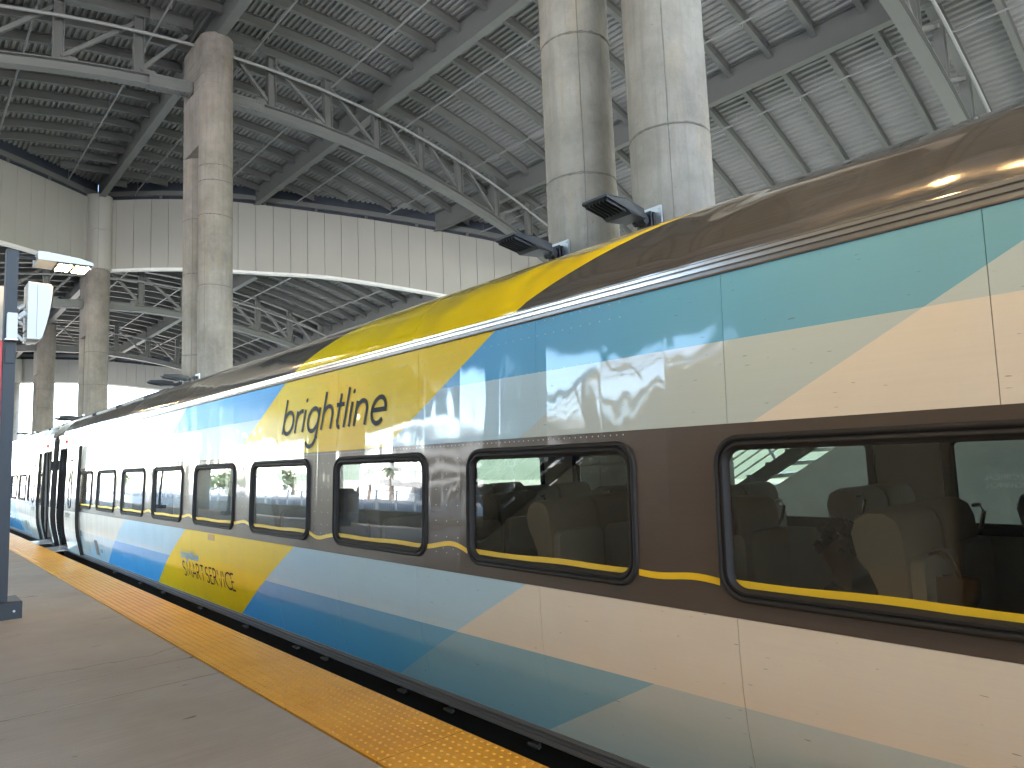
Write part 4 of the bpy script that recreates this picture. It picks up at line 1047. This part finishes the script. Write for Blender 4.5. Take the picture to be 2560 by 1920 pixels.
MB().box(-.06, .07, -.13, -.02, -.012, .0).build('clamp', M['plate'], mk)
sg = thing('red_sign', 'red sign panel fixed to the left side of the dark post', 'sign', (.935, 10.42, 2.0))
MB().box(-.62, .0, -.02, .02, .05, 1.3).build('sign_face', M['red'], sg); MB().box(-.62, .0, -.024, .024, .02, .05).build('sign_frame', M['red'], sg)

# floodlights on the piers
def flood(loc, label):
    t = thing('floodlight', label, 'floodlight', loc, 'black floodlights on the piers')     # origin at the pier face, head toward -X
    mb = MB()
    ring = [(-.70, -.19), (-1.05, -.19), (-1.05, .19), (-.70, .19), (-.34, .12), (-.34, -.12)]
    top = [(-1.06, .10), (-.32, .05)]
    for y0, y1 in ((-.2, .2),):
        pf = [(-1.06, .085), (-1.06, .115), (-.66, .135), (-.32, .10), (-.30, -.03), (-.62, -.045), (-.70, .0)]
        mb.sweep(pf, [lambda q, y=y, k=k: (q[0] if q[0] < -.4 else -.4 + (q[0] + .4), y * (1 if q[0] < -.5 else .8), q[1] * k) for y, k in ((-.2, .9), (-.185, 1), (.185, 1), (.2, .9))])
    mb.build('head', M['blackmetal'], t)
    fm = MB().obox((-.86, 0, .035), (.17, 0, -.03), (0, .006, 0), (.004, 0, .03)).mesh('fin', M['blackmetal'])
    for k in range(7): inst(fm, 'fin', t, (0, -.165 + .055 * k, 0))
    mb = MB(); mb.tube([(-.34, 0, .03), (-.18, 0, .0)], .055, 12); mb.tube([(-.2, -.09, 0), (-.2, .09, 0)], .06, 12); mb.build('knuckle', M['blackmetal'], t, 40)
    mb = MB(); mb.box(-.17, -.02, -.05, .05, -.06, .09); mb.box(-.13, -.10, -.11, .11, -.09, .12); mb.box(-.07, -.04, -.11, .11, -.09, .12); mb.build('mount', M['blackmetal'], t)
    mb = MB(); mb.box(-.02, .012, -.19, .19, -.13, .20); p_ = mb.build('back_plate', M['plate'], t)
    for y in (-.15, .15):
        for z in (-.09, .16): MB().tube([(-.035, y, z), (-.02, y, z)], .016, 6).build('bolt', M['plate'], p_)
    return t
F0 = flood((PX - RAD - .0, 5.41, 4.56), 'nearest black floodlight on the front shaft of the near twin pier')
for y, z, l in ((7.05, 4.54, 'black floodlight on the rear shaft of the near twin pier'), (23.46, 4.5, 'front black floodlight on the capped pier above the distant coach roof'), (25.1, 4.5, 'rear black floodlight on the capped pier above the distant coach roof'),
                (41.6, 4.5, 'front floodlight on the clad pier against white sky'), (43.24, 4.5, 'rear floodlight on the clad pier against white sky'), (58.2, 4.5, 'tiny floodlight on the slim far pier')):
    dup(F0, (PX - RAD, y, z), l)

# ================================================================== WHAT THE TRAIN REFLECTS: the other side of the platform
def escalator(x, y1, z1, rise, label, rail_m):
    t = thing('escalator', label, 'escalator', (x, y1, z1), 'escalators')
    L = rise / .577; d = Vector((0, -1, .577)).normalized(); LL = hypot(L, rise); n = Vector((0, .577, 1)).normalized()
    mid = d * LL / 2
    for xo in (0, -1.6):
        MB().obox(Vector((xo, 0, 0)) + mid + n * .1, (.04, 0, 0), d * LL / 2, n * .1).build('truss_side', M['esc'], t)
        mb = MB(); mb.obox(Vector((xo, 0, 0)) + mid + n * 1.25, (.05, 0, 0), d * LL / 2, n * .05); mb.build('handrail', M['black'], t)
        mb = MB(); k = 0
        while k < LL:
            mb.obox(Vector((xo, 0, 0)) + d * k + n * .9, (.02, 0, 0), d * .025, n * .32); k += 1.1
        for h in (.75, .9, 1.05): mb.obox(Vector((xo, 0, 0)) + mid + n * h, (.012, 0, 0), d * LL / 2, n * .015)
        mb.build('balustrade', rail_m, t)
    sm = MB()
    for k in range(int(LL / .4)):
        c = d * (k * .4 + .2) + n * .15; sm.box(-1.5, -.08, c.y - .2, c.y + .2, c.z - .03, c.z + .03)
    sm.build('steps', M['esc'], t)
    return t
escalator(-3.0, 11.9, 0.05, 9.4, 'dark escalator climbing beside the platform behind the viewer', M['rail'])
en = thing('enclosure', 'brown grey equipment enclosure under the escalator', 'enclosure', (-3.05, 0, 0))
mb = MB()
pts = [(11.7, 0), (11.7, .1), (11.9 - 9.3 / .577, 9.3), (-18, 9.3), (-18, 0)]
for xx in (-2.97, -4.7):
    for q in pts: mb.vert((xx + 3.05, q[0], q[1]))
mb.face((0, 1, 2, 3, 4)); mb.face((9, 8, 7, 6, 5))
for k in range(5): mb.face((k, (k+1) % 5, 5 + (k+1) % 5, 5 + k))
mb.build('wall', M['enclosure'], en)
dr_ = MB().box(.085, .11, 1.75, 2.75, 0.01, 2.1).build('door', M['esc'], en)
for txt, z in (('ELECTRICAL', 1.60), ('MECHANICAL', 1.52)):
    mb = MB()
    for q in text_quads(txt, CAP, .05, .008, 0, .42, True): mb.face([mb.vert((.115, 2.05 + a[0], z + a[1])) for a in q])
    mb.build('lettering', M['white'], dr_, fix=False)
escalator(12.0, 7.2, 0.35, 8, 'dark escalator on the far platform seen through the coach windows', M['rail'])
en2 = thing('enclosure', 'dark equipment enclosure under the far platform escalator', 'enclosure', (12.0, 0, 0))
mb = MB(); pts = [(6.6, 0), (6.6, .5), (-6, 7.8), (-18, 7.8), (-18, 0)]
for xx in (.08, -1.7):
    for q in pts: mb.vert((xx, q[0], q[1]))
mb.face((0, 1, 2, 3, 4)); mb.face((9, 8, 7, 6, 5))
for k in range(5): mb.face((k, (k+1) % 5, 5 + (k+1) % 5, 5 + k))
mb.build('wall', M['wallside'], en2)
# parapet of the neighbouring viaduct, railings, road deck
pw = thing('parapet_wall', 'weathered concrete parapet beyond the other track', 'wall', (-13.2, 40, GZ))
pm = MB().box(-.2, .2, 0.02, 3.98, 0, 1.62).mesh('wall_panel', M['wallside'])
for k in range(-24, 34): inst(pm, 'wall_panel', pw, (0, 4 * k, 0))
dk = tag(MB().box(-38, -13.5, -60, 180, GZ, -0.05).build('road', M['asphalt']), kind='structure')
fn = thing('railing', 'galvanised railing fence along the viaduct beyond the other track', 'railing', (-15.0, 40, -.05))
po = MB().box(-.04, .04, -.04, .04, 0, 1.3).mesh('post', M['rail'])
ba = MB()
for k in range(9): ba.box(-.008, .008, .2 + k * .2, .216 + k * .2, .1, 1.2)
for z in (.1, .65, 1.25): ba.box(-.02, .02, 0, 2, z, z + .04)
bam = ba.mesh('rail_panel', M['rail'])
for k in range(-20, 60): inst(po, 'post', fn, (0, 2 * k, 0)); inst(bam, 'rail_panel', fn, (0, 2 * k, 0))
gr = thing('parking_garage', 'concrete parking garage with open decks across the tracks', 'garage', (-66, 60, GZ))
for k in range(4):
    z = 3.0 + k * 3.0 - .1
    MB().box(-30, 0, -10, 61 - (k == 3) * 4, z, z + 1.3).build('deck_band', M['garage'], gr)
for k in range(9): MB().box(-.9, -.3, -8 + 8.4 * k, -7.3 + 8.4 * k, 0, 12).build('column', M['garage'], gr)
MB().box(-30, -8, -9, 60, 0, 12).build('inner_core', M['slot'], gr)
for i, (y, x, h) in enumerate(((210, -120, 4.5), (300, -150, 6), (150, -95, 3.5), (420, -180, 8))):
    b = thing('warehouse', 'low pale warehouse on the horizon %s' % ('beyond the trees', 'farther out', 'near the garage', 'farthest away')[i], 'building', (x, y, GZ))
    MB().box(-20, 20, -25, 25, 0, h).build('wall', M['trim_white'], b); MB().box(-20.2, 20.2, -25.2, 25.2, h, h + .4).build('roof', M['garage'], b)
def tree(loc, h, w, label, palm=False, seed=0):
    t = thing('palm_tree' if palm else 'tree', label, 'tree', loc, 'trees on the horizon'); rr = random.Random(seed)
    MB().tube([(0, 0, 0), (rr.uniform(-.2, .2), 0, h * .4), (0, 0, h * (.9 if palm else .7))], [w * .045 + .1, w * .035 + .08, .06], 7).build('trunk', M['trunk'], t)
    mb = MB()
    if palm:
        for k in range(16):
            a = 2 * pi * k / 16; e = rr.uniform(-.2, .7); prev = None
            for j in range(6):
                s_ = j / 5; rad = w * .5 * s_; z = h * .9 + rad * e - (s_ ** 2) * w * .3
                p = Vector((rad * cos(a), rad * sin(a), z)); wd = Vector((-sin(a), cos(a), 0)) * w * .07 * (1 - .7 * s_)
                c = (mb.vert(p + wd), mb.vert(p - wd))
                if prev: mb.face((prev[0], prev[1], c[1], c[0]))
                prev = c
    else:
        lobes = [(rr.uniform(-.3, .3) * w, rr.uniform(-.3, .3) * w, h * rr.uniform(.45, .85), w * rr.uniform(.2, .32)) for _ in range(9)]
        for _ in range(520):
            l = rr.choice(lobes); v = Vector((rr.gauss(0, 1), rr.gauss(0, 1), rr.gauss(0, .8))).normalized() * l[3] * rr.uniform(.6, 1.08)
            c = Vector(l[:3]) + v; s_ = w * rr.uniform(.025, .06)
            a = Vector((rr.uniform(-1, 1), rr.uniform(-1, 1), rr.uniform(-1, 1))).normalized() * s_; b = a.orthogonal().normalized() * s_
            mb.face([mb.vert(c + q) for q in (a, b, -a, -b)])
    mb.build('crown', M['foliage'], t, fix=False)
k = 0
for y, x, h, w in ((190, -60, 7, 9), (170, -75, 6, 8), (205, -85, 7, 10), (240, -70, 6, 9), (265, -90, 8, 11), (300, -60, 7, 9), (118, -52, 5, 7), (330, -95, 8, 12), (360, -50, 8, 10)):
    k += 1; tree((x, y, GZ), h, w, ('broad', 'round', 'spreading', 'dense', 'tall', 'leafy', 'small', 'wide', 'dark')[k - 1] + ' green tree on the horizon beyond the railing', False, k)
tree((-58, 112, GZ), 6.0, 4.0, 'palm tree with fan fronds left of the garage', True, 31); tree((-52, 96, GZ), 6.2, 4.0, 'palm tree with fan fronds close to the garage', True, 32)
for i, (x, y) in enumerate(((-45, 98), (-45, 140), (-48, 190))):
    t = thing('street_lamp', ('nearest', 'middle', 'farthest')[i] + ' tall street lamp beyond the railing', 'street lamp', (x, y, GZ), 'street lamps by the road')
    MB().tube([(0, 0, 0), (0, 0, 7.5), (0, .8, 8.3), (0, 2.6, 8.7)], [.09, .06, .05, .04], 6).build('pole', M['rail'], t); MB().box(-.1, .1, 2.5, 3.1, 8.62, 8.72).build('lamp_head', M['rail'], t)
tag(MB().box(17.2, 64, -120, 260, GZ, GZ + 0.02).build('grass_verge', M['verge']), kind='structure')
# grassy bank and scrub beyond the far platform
mb = MB(); nx, ny = 10, 40
for i in range(nx + 1):
    for j in range(ny + 1):
        x = 60 + i * 9; y = -90 + j * 8; mb.vert((x, y, GZ - .2 + min(3.4, i * 1.1) + .35 * sin(i * 1.3 + j * .9) * min(1, i)))
for i in range(nx):
    for j in range(ny): a = i * (ny + 1) + j; mb.face((a, a + 1, a + ny + 2, a + ny + 1))
tag(mb.build('hill', M['grass'], None, 60), kind='structure')
